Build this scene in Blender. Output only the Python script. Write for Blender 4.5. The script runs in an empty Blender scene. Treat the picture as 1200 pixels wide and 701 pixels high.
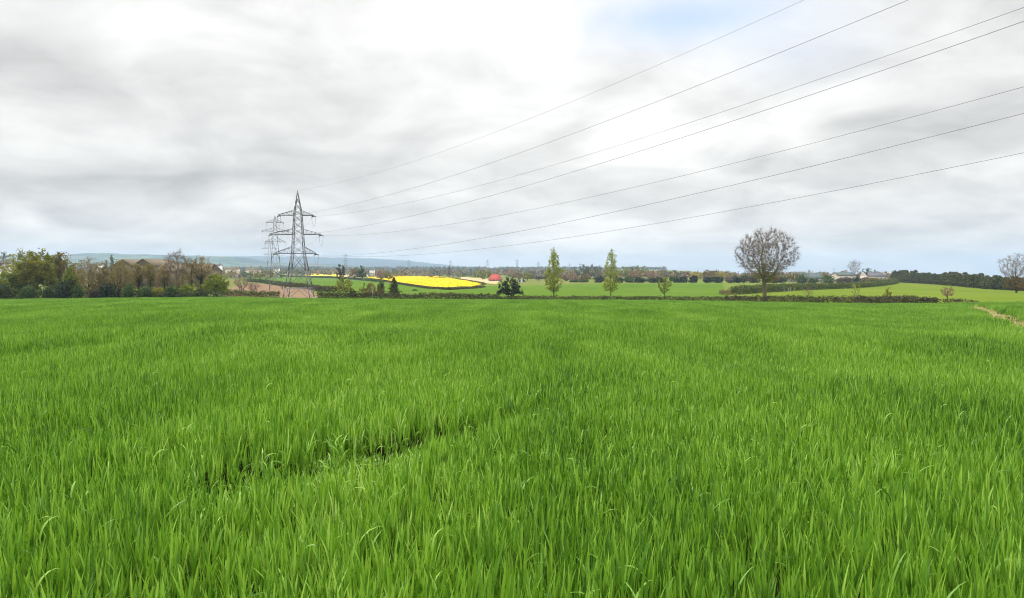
import bpy, math, random
import numpy as np
from mathutils import Vector

sc = bpy.context.scene
COL = sc.collection
R = math.radians
rs = np.random.RandomState(11)

# ------------------------------------------------------------------ camera frame
F, CX, CY, HZ = 800.0, 600.0, 350.5, 318.0
PITCH = math.atan((CY - HZ) / F)
CP, SP = math.cos(PITCH), math.sin(PITCH)

def pt(px, py, d):
    """point seen at pixel (px, py) of the 1200 px wide photograph, d metres ahead"""
    u = (px - CX) / F
    v = (CY - py) / F
    dy = CP + v * SP
    dz = -SP + v * CP
    return np.array([u * d / dy, d, dz * d / dy])

def xat(px, d):
    return pt(px, HZ, d)[0]

# ------------------------------------------------------------------ terrain
_edge = [(-150, 351.5, 168), (0, 350.5, 165), (100, 349.6, 162), (280, 348.0, 155), (340, 349.3, 153), (400, 350.2, 153),
         (560, 351.2, 153), (740, 351.7, 152), (860, 353.2, 150), (1000, 355.8, 141), (1060, 355.7, 126),
         (1130, 355.4, 112), (1200, 353.8, 106), (1350, 353, 106)]
TT = np.array([(p - CX) / F for p, y, d in _edge])
DD = np.array([d for p, y, d in _edge], float)
CROP = 0.47
ZE = np.array([pt(p, y, d)[2] for p, y, d in _edge]) - CROP
FLAT = -7.6

def sstep(a):
    a = np.clip(a, 0, 1)
    return a * a * (3 - 2 * a)

def gz(x, y):
    x = np.asarray(x, float)
    y = np.asarray(y, float)
    t = np.clip(x / np.maximum(y, 20.0), -0.95, 0.95)
    D = np.interp(t, TT, DD)
    ze = np.interp(t, TT, ZE)
    z = -1.7 + (ze + 1.7) * np.minimum(y / D, 1.0)
    z = z + (FLAT - ze) * sstep((y - D) / 130.0)
    side = sstep((t - .20) / .22)
    z = z + 15.0 * sstep((y - 650.0) / 2600.0) * (1 - side)
    z = z - .0085 * np.maximum(y - 500.0, 0) * side
    near = sstep((y - 6) / 12.0) * (1 - sstep((y - 90) / 50.0))
    z = z + near * (0.10 * np.sin(x * 0.33 + y * 0.21) + 0.10 * np.sin(y * 0.31 - x * 0.11 + 1.3))
    return z

def edge_d(px):
    return float(np.interp((px - CX) / F, TT, DD))

_DS = np.concatenate([np.arange(20, 700, 0.5), np.geomspace(700, 9000, 2500)])
def ground_at(px, py):
    P = np.array([pt(px, py, 1.0)]) * _DS[:, None]
    g = gz(P[:, 0], P[:, 1])
    hit = np.nonzero((P[:, 2] <= g) & (_DS > 60))[0]
    i = hit[0] if len(hit) else len(_DS) - 1
    return P[i, 0], P[i, 1], float(g[i])

# ------------------------------------------------------------------ material helpers
def new_mat(name):
    m = bpy.data.materials.new(name)
    m.use_nodes = True
    nt = m.node_tree
    nt.nodes.clear()
    return m, nt

def nd(nt, typ, **kw):
    n = nt.nodes.new(typ)
    for k, v in kw.items():
        setattr(n, k, v)
    return n

def ramp(nt, src, stops):
    n = nd(nt, 'ShaderNodeValToRGB')
    el = n.color_ramp.elements
    while len(el) < len(stops):
        el.new(0.5)
    for e, (p, c) in zip(el, stops):
        e.position = p
        e.color = (c[0], c[1], c[2], 1)
    nt.links.new(src, n.inputs[0])
    return n.outputs[0]

def mixc(nt, fac, a, b, typ='MIX'):
    n = nd(nt, 'ShaderNodeMix', data_type='RGBA', blend_type=typ)
    for s, v in ((0, fac), (6, a), (7, b)):
        if hasattr(v, 'links') or hasattr(v, 'is_linked'):
            nt.links.new(v, n.inputs[s])
        elif s == 0:
            n.inputs[0].default_value = v
        else:
            n.inputs[s].default_value = (v[0], v[1], v[2], 1)
    return n.outputs[2]

def noise(nt, vec, scale, detail=3, rough=0.55):
    n = nd(nt, 'ShaderNodeTexNoise')
    n.inputs['Scale'].default_value = scale
    n.inputs['Detail'].default_value = detail
    n.inputs['Roughness'].default_value = rough
    nt.links.new(vec, n.inputs['Vector'])
    return n.outputs['Fac']

def plain(name, stops, scale=1.0, rough=0.8, detail=4, metallic=0.0, spec=0.08, bump=0.0, stretch=None):
    """surface whose colour wanders between the given stops with a noise in world position"""
    m, nt = new_mat(name)
    geo = nd(nt, 'ShaderNodeNewGeometry')
    vec = geo.outputs['Position']
    if stretch:
        mp = nd(nt, 'ShaderNodeMapping')
        mp.inputs['Scale'].default_value = stretch
        nt.links.new(vec, mp.inputs['Vector'])
        vec = mp.outputs[0]
    f = noise(nt, vec, scale, detail)
    c = ramp(nt, f, stops)
    b = nd(nt, 'ShaderNodeBsdfPrincipled')
    b.inputs['Roughness'].default_value = rough
    b.inputs['Metallic'].default_value = metallic
    b.inputs['Specular IOR Level'].default_value = spec
    nt.links.new(c, b.inputs['Base Color'])
    if bump:
        bp = nd(nt, 'ShaderNodeBump')
        bp.inputs['Strength'].default_value = bump
        nt.links.new(f, bp.inputs['Height'])
        nt.links.new(bp.outputs[0], b.inputs['Normal'])
    o = nd(nt, 'ShaderNodeOutputMaterial')
    nt.links.new(b.outputs[0], o.inputs[0])
    return m

def leafy(name, cols, trans=0.35, rough=0.6, tint=1.25, patch=0.35):
    """foliage: every leaf its own shade, plus slow drifts through the crown"""
    m, nt = new_mat(name)
    geo = nd(nt, 'ShaderNodeNewGeometry')
    n = len(cols)
    add = nd(nt, 'ShaderNodeMath', operation='MULTIPLY_ADD')
    nt.links.new(noise(nt, geo.outputs['Position'], patch, 2), add.inputs[0])
    add.inputs[1].default_value = 0.9
    sc_ = nd(nt, 'ShaderNodeMath', operation='MULTIPLY_ADD')
    nt.links.new(geo.outputs['Random Per Island'], sc_.inputs[0])
    sc_.inputs[1].default_value = 0.6
    sc_.inputs[2].default_value = -0.25
    nt.links.new(sc_.outputs[0], add.inputs[2])
    c = ramp(nt, add.outputs[0], [(i / max(1, n - 1), k) for i, k in enumerate(cols)])
    b = nd(nt, 'ShaderNodeBsdfPrincipled')
    b.inputs['Roughness'].default_value = rough
    b.inputs['Specular IOR Level'].default_value = 0.25
    nt.links.new(c, b.inputs['Base Color'])
    o = nd(nt, 'ShaderNodeOutputMaterial')
    if trans > 0:
        t = nd(nt, 'ShaderNodeBsdfTranslucent')
        nt.links.new(mixc(nt, 1.0, c, (tint, tint * 1.05, tint * 0.6), 'MULTIPLY'), t.inputs[0])
        mx = nd(nt, 'ShaderNodeMixShader')
        mx.inputs[0].default_value = trans
        nt.links.new(b.outputs[0], mx.inputs[1])
        nt.links.new(t.outputs[0], mx.inputs[2])
        nt.links.new(mx.outputs[0], o.inputs[0])
    else:
        nt.links.new(b.outputs[0], o.inputs[0])
    return m

M = {}
M['bark_pale'] = plain('bark_pale', [(0.3, (.11, .09, .065)), (0.7, (.25, .21, .16))], 3, .9)
M['bark'] = plain('bark', [(0.3, (.035, .026, .018)), (0.7, (.10, .075, .05))], 3, .9)
M['bark_dark'] = plain('bark_dark', [(0.3, (.014, .012, .009)), (0.7, (.04, .03, .02))], 3, .9)
M['birch_bark'] = plain('birch_bark', [(0.35, (.12, .11, .09)), (0.5, (.5, .48, .42))], 4, .8)
M['twig'] = leafy('twig', [(.09, .068, .05), (.17, .13, .098), (.26, .20, .15)], 0)
M['twig_pink'] = leafy('twig_pink', [(.10, .06, .045), (.17, .105, .08), (.24, .15, .11)], 0)
M['bud'] = leafy('bud', [(.07, .048, .04), (.14, .09, .07), (.22, .145, .11)], 0.15)
M['olive'] = leafy('olive', [(.05, .062, .008), (.14, .155, .014), (.22, .21, .02), (.26, .21, .03)], .35)
M['olive_brown'] = leafy('olive_brown', [(.05, .043, .010), (.13, .105, .022), (.20, .155, .034), (.25, .19, .05)], .3)
M['tan_brown'] = leafy('tan_brown', [(.06, .046, .018), (.15, .11, .04), (.24, .18, .07), (.28, .215, .095)], .25)
M['fresh'] = leafy('fresh', [(.05, .075, .008), (.12, .16, .012), (.19, .22, .018), (.26, .26, .022)], .4)
M['yellow_green'] = leafy('yellow_green', [(.09, .10, .010), (.17, .18, .015), (.26, .25, .022), (.33, .29, .03)], .4)
M['poplar_leaf'] = leafy('poplar_leaf', [(.10, .13, .016), (.20, .24, .026), (.30, .33, .045), (.37, .38, .07)], .4)
M['mid_green'] = leafy('mid_green', [(.02, .04, .006), (.05, .09, .012), (.09, .14, .018)], .3)
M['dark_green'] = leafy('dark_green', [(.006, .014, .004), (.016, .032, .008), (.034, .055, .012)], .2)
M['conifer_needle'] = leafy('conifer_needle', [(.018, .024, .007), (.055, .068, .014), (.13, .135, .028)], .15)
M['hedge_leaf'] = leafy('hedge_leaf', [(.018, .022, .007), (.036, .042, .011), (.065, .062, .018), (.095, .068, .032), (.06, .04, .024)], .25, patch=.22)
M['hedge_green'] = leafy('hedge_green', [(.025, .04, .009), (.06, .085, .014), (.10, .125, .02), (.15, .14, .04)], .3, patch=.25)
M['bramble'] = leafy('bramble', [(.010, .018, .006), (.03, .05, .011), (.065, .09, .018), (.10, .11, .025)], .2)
M['pinkish'] = leafy('pinkish', [(.14, .085, .055), (.26, .165, .105), (.36, .25, .16)], .2)
M['grey_brown'] = leafy('grey_brown', [(.07, .058, .044), (.14, .115, .085), (.20, .165, .12)], .15)
M['orange_leaf'] = leafy('orange_leaf', [(.07, .045, .008), (.14, .085, .015), (.2, .12, .022)], .3)
M['gold_leaf'] = leafy('gold_leaf', [(.2, .16, .02), (.36, .28, .05), (.45, .36, .10)], .35)
M['steel'] = plain('galvanised_steel', [(0.3, (.12, .12, .125)), (0.7, (.21, .21, .22))], 1.2, .55, metallic=.3, spec=.4)
M['steel_pale'] = plain('weathered_zinc', [(0.3, (.28, .28, .28)), (0.7, (.38, .38, .38))], 1.2, .5, metallic=.2)
M['insulator'] = plain('insulator_glaze', [(0.4, (.22, .22, .21)), (0.6, (.34, .34, .33))], 3, .3)
M['wire'] = plain('wire_aluminium', [(0.4, (.22, .22, .23)), (0.6, (.30, .30, .31))], .5, .6, metallic=.3)
M['soil'] = plain('bare_soil', [(0.3, (.16, .105, .065)), (0.7, (.225, .155, .10))], .25, .95, stretch=(1, .3, 1), spec=0)
M['crop_far'] = plain('young_crop', [(0.25, (.062, .115, .014)), (0.5, (.080, .138, .018)), (0.75, (.10, .158, .024))], .06, .8, stretch=(1, .5, 1), detail=6, spec=0)
M['crop_right'] = plain('pasture_grass', [(0.25, (.088, .128, .014)), (0.5, (.106, .15, .018)), (0.75, (.13, .168, .024))], .05, .8, stretch=(1, .5, 1), detail=6, spec=0)
M['rape'] = leafy('rapeseed_flower', [(.34, .30, .01), (.70, .50, .004), (.80, .57, .004), (.86, .65, .008), (.88, .72, .02)], .25, patch=.04)
M['stubble'] = plain('pale_stubble', [(0.3, (.34, .26, .14)), (0.7, (.48, .39, .22))], .04, .95, spec=0)
M['straw'] = plain('dry_straw_earth', [(0.25, (.15, .17, .05)), (0.45, (.36, .34, .14)), (0.75, (.52, .47, .24))], 1.1, .95, detail=5)
M['stone'] = plain('pale_render', [(0.3, (.44, .38, .30)), (0.7, (.56, .50, .41))], .5, .9)
M['brick_wall'] = plain('pale_brick', [(0.3, (.26, .18, .13)), (0.7, (.34, .25, .19))], .5, .9)
M['white_wall'] = plain('white_render', [(0.3, (.62, .60, .56)), (0.7, (.74, .72, .68))], .5, .85)
M['grey_wall'] = plain('grey_block', [(0.3, (.26, .25, .23)), (0.7, (.36, .35, .32))], .5, .9)
M['boarding'] = plain('brown_boarding', [(0.3, (.10, .08, .045)), (0.7, (.14, .115, .065))], 1.5, .9, stretch=(3, 3, .2))
M['roof_brown'] = plain('brown_sheet_roof', [(0.3, (.12, .095, .06)), (0.7, (.17, .135, .085))], .6, .8)
M['roof_red'] = plain('red_tiles', [(0.3, (.28, .05, .035)), (0.7, (.38, .08, .06))], .8, .7)
M['roof_slate'] = plain('slate', [(0.3, (.07, .075, .08)), (0.7, (.13, .135, .14))], .8, .6)
M['roof_green'] = plain('weathered_green_sheet', [(0.3, (.055, .075, .07)), (0.7, (.10, .125, .115))], .5, .6)
M['glass'] = plain('dark_window', [(0.4, (.03, .035, .04)), (0.6, (.05, .055, .06))], .5, .2, spec=.6)
M['post'] = plain('bleached_wood', [(0.3, (.36, .33, .27)), (0.7, (.5, .47, .4))], 4, .9)
M['pole'] = plain('tarred_wood', [(0.3, (.10, .08, .06)), (0.7, (.16, .13, .10))], 4, .9)

# ------------------------------------------------------------------ mesh helpers
def mk_mesh(name, verts, faces, mats, midx=None, smooth=False):
    """verts (N,3); faces (M,4) quads"""
    verts = np.asarray(verts, np.float32)
    faces = np.asarray(faces, np.int32)
    me = bpy.data.meshes.new(name)
    me.vertices.add(len(verts))
    me.vertices.foreach_set('co', verts.ravel())
    k = faces.shape[1]
    me.loops.add(faces.size)
    me.loops.foreach_set('vertex_index', faces.ravel())
    me.polygons.add(len(faces))
    me.polygons.foreach_set('loop_start', np.arange(0, faces.size, k, dtype=np.int32))
    if midx is not None:
        me.polygons.foreach_set('material_index', np.asarray(midx, np.int32))
    if smooth:
        me.polygons.foreach_set('use_smooth', np.ones(len(faces), bool))
    for m in (mats if isinstance(mats, (list, tuple)) else [mats]):
        me.materials.append(m)
    me.update(calc_edges=True)
    return me

def obj(name, me, parent=None, loc=None, link=True):
    o = bpy.data.objects.new(name, me)
    if link:
        COL.objects.link(o)
    if parent is not None:
        o.parent = parent
    if loc is not None:
        o.location = loc
    return o

def tag(o, label=None, cat=None, group=None, kind=None):
    if label: o['label'] = label
    if cat: o['category'] = cat
    if group: o['group'] = group
    if kind: o['kind'] = kind
    return o

def empty(name, loc, label, cat, group=None, rz=0.0):
    o = bpy.data.objects.new(name, None)
    o.empty_display_size = 0.5
    COL.objects.link(o)
    o.location = loc
    o.rotation_euler = (0, 0, rz)
    return tag(o, label, cat, group)

class Geo:
    """collects prisms and quads, builds ONE mesh"""
    def __init__(self):
        self.v, self.f, self.m, self.n = [], [], [], 0
    def add(self, v, f, mi=0):
        v = np.asarray(v, float).reshape(-1, 3)
        f = np.asarray(f, int).reshape(-1, 4)
        self.v.append(v)
        self.f.append(f + self.n)
        self.m.append(np.full(len(f), mi))
        self.n += len(v)
    def box(self, lo, hi, mi=0):
        x0, y0, z0 = lo
        x1, y1, z1 = hi
        v = [(x0, y0, z0), (x1, y0, z0), (x1, y1, z0), (x0, y1, z0), (x0, y0, z1), (x1, y0, z1), (x1, y1, z1), (x0, y1, z1)]
        self.add(v, [(0, 3, 2, 1), (4, 5, 6, 7), (0, 1, 5, 4), (1, 2, 6, 5), (2, 3, 7, 6), (3, 0, 4, 7)], mi)
    def bar(self, a, b, r0, r1=None, sides=4, mi=0, caps=False):
        a = np.asarray(a, float)
        b = np.asarray(b, float)
        r1 = r0 if r1 is None else r1
        d = b - a
        L = np.linalg.norm(d)
        if L < 1e-6:
            return
        d /= L
        up = np.array([0, 0, 1.0]) if abs(d[2]) < 0.9 else np.array([1.0, 0, 0])
        e1 = np.cross(d, up)
        e1 /= np.linalg.norm(e1)
        e2 = np.cross(d, e1)
        an = np.arange(sides) * 2 * math.pi / sides + math.pi / 4
        ring = np.cos(an)[:, None] * e1 + np.sin(an)[:, None] * e2
        v = np.concatenate([a + ring * r0, b + ring * r1])
        f = [(i, (i + 1) % sides, sides + (i + 1) % sides, sides + i) for i in range(sides)]
        if sides == 4:
            f += [(0, 3, 2, 1), (4, 5, 6, 7)]
        self.add(v, f, mi)
    def mesh(self, name, mats, smooth=False):
        return mk_mesh(name, np.concatenate(self.v), np.concatenate(self.f), mats, np.concatenate(self.m), smooth)

def leaf_quads(cent, size, rng, up=0.5, aspect=1.6, axis=None):
    """small leaf-shaped quads (kites) with random facing"""
    n = len(cent)
    nrm = rng.normal(size=(n, 3))
    nrm[:, 2] += up
    nrm /= np.linalg.norm(nrm, axis=1, keepdims=True)
    t = rng.normal(size=(n, 3)) if axis is None else axis + 0.35 * rng.normal(size=(n, 3))
    e1 = t - nrm * np.sum(t * nrm, axis=1, keepdims=True)
    e1 /= np.linalg.norm(e1, axis=1, keepdims=True) + 1e-9
    e2 = np.cross(nrm, e1)
    s = (size * rng.uniform(.6, 1.4, n))[:, None]
    a = cent - e1 * s * .5 * aspect ** .5
    c = cent + e1 * s * .5 * aspect ** .5
    b = cent + e2 * s * .5 / aspect ** .5 + e1 * s * .08
    d = cent - e2 * s * .5 / aspect ** .5 - e1 * s * .05
    v = np.stack([a, b, c, d], 1).reshape(-1, 3)
    f = np.arange(4 * n).reshape(-1, 4)
    return v, f

# ------------------------------------------------------------------ trees (space colonisation)
def grow(att, roots, step, kill, rng, tropism=(0, 0, .12), maxit=140, infl=None):
    nodes = [np.array(p, float) for p, _ in roots]
    par = [q for _, q in roots]
    N = np.array(nodes)
    att = att.copy()
    near = np.full(len(att), -1)
    nd2 = np.full(len(att), 1e18)
    start = 0
    for it in range(maxit):
        new = N[start:]
        if len(new) and len(att):
            d2 = ((att[:, None, :] - new[None]) ** 2).sum(2)
            j = d2.argmin(1)
            dm = d2[np.arange(len(att)), j]
            upd = dm < nd2
            nd2[upd] = dm[upd]
            near[upd] = j[upd] + start
            keep = nd2 > kill * kill
            att, near, nd2 = att[keep], near[keep], nd2[keep]
        if not len(att):
            break
        start = len(N)
        ok = np.ones(len(att), bool) if infl is None else nd2 < infl * infl
        if not ok.any():
            break
        dirs = att[ok] - N[near[ok]]
        dirs /= np.linalg.norm(dirs, axis=1, keepdims=True) + 1e-9
        acc = {}
        for k, dv in zip(near[ok], dirs):
            if k in acc: acc[k] += dv
            else: acc[k] = dv.copy()
        add = []
        for k, dv in acc.items():
            dv = dv / (np.linalg.norm(dv) + 1e-9) + np.array(tropism) + rng.normal(size=3) * .18
            dv /= np.linalg.norm(dv) + 1e-9
            add.append(N[k] + dv * step)
            par.append(int(k))
        if len(N) + len(add) > 9000:
            par = par[:len(N)]
            break
        N = np.concatenate([N, np.array(add)])
    return N, np.array(par[:len(N)])

def radii(N, par, tip, expo=2.3):
    w = np.zeros(len(N))
    ch = np.zeros(len(N), int)
    for i in range(len(N)):
        if par[i] >= 0: ch[par[i]] += 1
    for i in range(len(N) - 1, -1, -1):
        if ch[i] == 0: w[i] += tip ** expo
        if par[i] >= 0: w[par[i]] += w[i]
    return w ** (1 / expo), ch

def tubes(N, par, r, sel, mat, name, sides=4):
    idx = np.nonzero(sel & (par >= 0))[0]
    a, b = N[par[idx]], N[idx]
    ra, rb = np.minimum(r[par[idx]], r[idx] * 1.6), r[idx]
    d = b - a
    d /= np.linalg.norm(d, axis=1, keepdims=True) + 1e-9
    up = np.where((np.abs(d[:, 2]) < .9)[:, None], np.array([[0, 0, 1.]]), np.array([[1., 0, 0]]))
    e1 = np.cross(d, up)
    e1 /= np.linalg.norm(e1, axis=1, keepdims=True) + 1e-9
    e2 = np.cross(d, e1)
    an = np.arange(sides) * 2 * math.pi / sides
    ring = e1[:, None] * np.cos(an)[None, :, None] + e2[:, None] * np.sin(an)[None, :, None]
    va = a[:, None] + ring * ra[:, None, None]
    vb = b[:, None] + ring * rb[:, None, None]
    v = np.concatenate([va, vb], 1)
    base = np.array([(i, (i + 1) % sides, sides + (i + 1) % sides, sides + i) for i in range(sides)])
    f = (base[None] + (np.arange(len(idx)) * 2 * sides)[:, None, None]).reshape(-1, 4)
    return mk_mesh(name, v.reshape(-1, 3), f, mat, smooth=True)

def env_points(shape, h, w, n, rng):
    """attractor points filling a crown of the given form; base of the tree at z = 0"""
    out = []
    lob = [(rng.uniform(0, 6.28), rng.uniform(2, 5), rng.uniform(.08, .2)) for _ in range(4)]
    while len(out) < n:
        u = rng.uniform(-1, 1, 3)
        q = np.linalg.norm(u)
        if q > 1: continue
        a = math.atan2(u[1], u[0])
        lump = 1 - sum(k * (0.5 + .5 * math.sin(f * a + p + 4 * u[2])) for p, f, k in lob) * .55
        if q > lump: continue
        if shape == 'round':
            p = (u[0] * w / 2, u[1] * w / 2, h * (.60 + .40 * u[2]))
        elif shape == 'ash':
            if q < .3: continue
            p = (u[0] * w / 2 * (1 if u[2] > -.4 else .9), u[1] * w / 2, h * (.615 + .385 * u[2]))
        elif shape == 'tall':
            p = (u[0] * w / 2, u[1] * w / 2, h * (.68 + .32 * u[2]))
        elif shape == 'fan':
            z = (u[2] + 1) / 2
            k = .35 + .65 * z ** .7
            p = (u[0] * w / 2 * k, u[1] * w / 2 * k, h * (.12 + .88 * z))
        elif shape == 'poplar':
            z = rng.uniform(0, 1)
            k = float(np.interp(z, (0, .12, .45, .75, .9, 1), (.55, .95, 1, .62, .42, .16))) * (1 + .25 * math.sin(5 * a + 9 * z))
            rr = math.sqrt(rng.uniform(.02, 1))
            p = (math.cos(a) * rr * w / 2 * k * (.75 + .5 * rng.uniform()), math.sin(a) * rr * w / 2 * k, h * (.14 + .86 * z))
        elif shape == 'bush':
            p = (u[0] * w / 2, u[1] * w / 2, h * (.5 + .5 * u[2]))
        elif shape == 'low':
            p = (u[0] * w / 2, u[1] * w / 2, h * abs(u[2]) * .98 + .02 * h)
        elif shape == 'dome':
            p = (u[0] * w / 2, u[1] * w / 2, h * (.2 + .8 * abs(u[2])))
        out.append(p)
    return np.array(out)

def tree(name, cat, label, px, top, w_px, d, shape='round', leaf='olive', bark='bark', natt=260, leaves=1800, lsize=.32,
         group=None, seed=1, trunk_h=.25, trunk_r=None, bare=False, stems=1, spread=.55, ivy=None, twig='twig', tipr=.02,
         up=.4, base=None, trop=.12, buds=0, axis=None, y_sq=1.0):
    """one tree or shrub standing at pixel column px and distance d; its top at pixel row top"""
    rng = np.random.RandomState(seed)
    x = xat(px, d)
    z0 = float(gz(x, d)) if base is None else pt(px, base, d)[2]
    h = max(.6, pt(px, top, d)[2] - z0)
    w = w_px / F * d
    att = env_points(shape, h, w, natt, rng)
    step = max(h, w) / 26.0
    roots = []
    for s in range(stems):
        p = np.array([0, 0, -.1 * h * .2])
        if stems > 1:
            p[:2] = rng.normal(size=2) * w * .07
        q = -1 if s == 0 else 0
        hh = trunk_h * h * (1 if stems == 1 else rng.uniform(.6, 1.1))
        lean = rng.normal(size=2) * (.04 if stems == 1 else .25)
        nst = max(2, int(hh / step))
        for k in range(nst + 1):
            roots.append((p + np.array([lean[0] * hh * k / nst, lean[1] * hh * k / nst, hh * k / nst]), q))
            q = len(roots) - 1
    N, par = grow(att, roots, step, step * 1.35, rng, tropism=(0, 0, trop))
    top_z = N[:, 2].max() + (0 if bare else step * spread * .8)
    up_ = N[:, 2] > trunk_h * h * .5
    N[up_, 2] = trunk_h * h * .5 + (N[up_, 2] - trunk_h * h * .5) * (h - trunk_h * h * .5) / max(top_z - trunk_h * h * .5, .01)
    rad_ = np.percentile(np.hypot(N[:, 0], N[:, 1]), 98) + (0 if bare else step * spread * .8)
    kxy = np.clip(w / 2 / max(rad_, .01), .6, 1.8)
    N[:, :2] *= np.where(N[:, 2:] > trunk_h * h * .5, kxy, 1.0)
    r, ch = radii(N, par, tipr)
    if trunk_r:
        k = trunk_r / max(r.max(), 1e-6)
        r = np.where(r > tipr * 2, tipr * 2 + (r - tipr * 2) * max(.1, (trunk_r - tipr * 2) / max(r.max() - tipr * 2, 1e-3)), r)
    root = empty(name, (x, d, z0), label, cat, group, rng.uniform(-.4, .4))
    thick = r > tipr * 2.6
    if thick.any() and (thick & (par >= 0)).any():
        obj('trunk', tubes(N, par, r, thick, M[bark], 'trunk', 6), root)
    tips = N[(ch == 0)]
    G = Geo()
    if (~thick & (par >= 0)).any():
        tw = tubes(N, par, r, ~thick, M[twig], 'tmp', 3)
        nv = len(tw.vertices)
        co = np.empty(nv * 3, np.float32)
        tw.vertices.foreach_get('co', co)
        fi = np.empty(len(tw.loops), np.int32)
        tw.loops.foreach_get('vertex_index', fi)
        G.add(co.reshape(-1, 3), fi.reshape(-1, 4), 1)
        bpy.data.meshes.remove(tw)
    fine = np.nonzero(r < tipr * 3.2)[0]
    if bare:
        # fine twigs leaving the outer branches
        k = max(1, int(leaves / max(1, len(fine))))
        src = np.repeat(fine, k)[:leaves]
        p0 = N[src]
        dv = p0 - N[np.maximum(par[src], 0)]
        dv = dv / (np.linalg.norm(dv, axis=1, keepdims=True) + 1e-9) + .75 * rng.normal(size=p0.shape) + np.array([0, 0, .25])
        dv /= np.linalg.norm(dv, axis=1, keepdims=True)
        L = (lsize * rng.uniform(.5, 1.5, len(src)))[:, None]
        p1 = p0 + dv * L
        e = np.cross(dv, rng.normal(size=dv.shape))
        e /= np.linalg.norm(e, axis=1, keepdims=True) + 1e-9
        wd = max(tipr * .9, .011)
        v = np.stack([p0 - e * wd, p0 + e * wd, p1 + e * wd * .5, p1 - e * wd * .5], 1).reshape(-1, 3)
        G.add(v, np.arange(len(v)).reshape(-1, 4), 1)
        if buds:
            c = p1[rng.permutation(len(p1))[:buds]]
            c = c + rng.normal(size=c.shape) * .08
            v, f = leaf_quads(c, buds and lsize * .12, rng, 0.2, 1.2)
            G.add(v, f, 0)
    else:
        src = fine[rng.randint(0, len(fine), leaves)]
        c = N[src] + rng.normal(size=(leaves, 3)) * step * spread
        c[:, 2] = np.maximum(c[:, 2], .05)
        ax = None if axis is None else np.array(axis)
        v, f = leaf_quads(c, lsize, rng, up, 1.6, ax)
        G.add(v, f, 0)
    if ivy:
        # ivy leaves sleeve the trunk and main limbs
        main = np.nonzero((r > tipr * 3.5) & (N[:, 2] < ivy[0] * h) & (np.hypot(N[:, 0], N[:, 1]) < w * .22))[0]
        if len(main):
            src = main[rng.randint(0, len(main), ivy[1])]
            c = N[src] + rng.normal(size=(ivy[1], 3)) * np.array([ivy[2], ivy[2], step * .5])
            c[:, 2] = np.maximum(c[:, 2], .05)
            v, f = leaf_quads(c, ivy[3], rng, .2)
            iv = mk_mesh('ivy', v, f, M[ivy[4]])
            obj('ivy', iv, root)
    obj('crown', G.mesh('crown', [M[leaf], M[twig]]), root)
    return root

def bush(name, cat, label, px, top, w_px, d, leaf='mid_green', leaves=900, lsize=.3, group=None, seed=1, depth=None, base=None):
    """dense bush without a visible stem: leaves through a lumpy dome, thicker at the skin"""
    rng = np.random.RandomState(seed)
    x = xat(px, d)
    z0 = float(gz(x, d)) if base is None else pt(px, base, d)[2]
    h = max(.5, pt(px, top, d)[2] - z0)
    w = w_px / F * d
    dp = depth or w
    lobes = [(rng.uniform(-.32, .32), rng.uniform(-.3, .3), rng.uniform(.25, .62), rng.uniform(.3, .5)) for _ in range(7)]
    c = []
    while len(c) < leaves:
        lx, ly, lz, lr = lobes[rng.randint(7)]
        u = rng.normal(size=3)
        u /= np.linalg.norm(u)
        q = rng.uniform(.55, 1.05) ** .6
        p = np.array([lx + u[0] * lr * q, ly + u[1] * lr * q, lz + u[2] * min(lr, 1 - lz, ) * q])
        if p[2] < 0: p[2] = rng.uniform(0, .2)
        c.append(p * (w * .62 if abs(p[0]) > .5 else w * .62, dp * .62, h))
    v, f = leaf_quads(np.array(c), lsize, rng, .4)
    o = obj(name, mk_mesh(name, v, f, M[leaf]), None, (x, d, z0))
    return tag(o, label, cat, group)

def hedge(name, label, pts, leaf, per_m=55, lsize=.22, thick=1.4, seed=3, cat='hedge', ragged=.13, group=None):
    """pts: (x, y, height); leaves fill a wavy clipped band along the line"""
    rng = np.random.RandomState(seed)
    P = np.array([(p[0], p[1]) for p in pts], float)
    H = np.array([p[2] for p in pts], float)
    sl = np.linalg.norm(np.diff(P, axis=0), axis=1)
    S = np.concatenate([[0], np.cumsum(sl)])
    n = int(S[-1] * per_m)
    s = rng.uniform(0, S[-1], n)
    x = np.interp(s, S, P[:, 0])
    y = np.interp(s, S, P[:, 1])
    hh = np.interp(s, S, H)
    ph = rng.uniform(0, 6.28, 6)
    wob = sum(np.sin(s * k + p) for k, p in zip((.19, .43, .91, 1.7, 2.9, 5.1), ph)) / 6 * 1.6
    hh = hh * (1 + ragged * wob)
    dx = np.gradient(P[:, 0])
    seg = np.clip(np.searchsorted(S, s) - 1, 0, len(sl) - 1)
    tx = (P[seg + 1] - P[seg]) / sl[seg][:, None]
    off = rng.normal(size=n) * thick * .33
    zz = hh * rng.uniform(0, 1, n) ** .65 * (1 + .10 * rng.normal(size=n))
    edge = np.clip(1.2 - zz / hh * .4, .4, 1)
    x2 = x - tx[:, 1] * off * edge
    y2 = y + tx[:, 0] * off * edge
    c = np.stack([x2, y2, gz(x2, y2) + zz], 1)
    o0 = np.array([P[0, 0], P[0, 1], float(gz(P[0, 0], P[0, 1]))])
    v, f = leaf_quads(c - o0, lsize, rng, .35)
    o = obj(name, mk_mesh(name, v, f, M[leaf]), None, tuple(o0))
    return tag(o, label, cat, group)

def at(px, d, h):
    return (xat(px, d), d, h)

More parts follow.
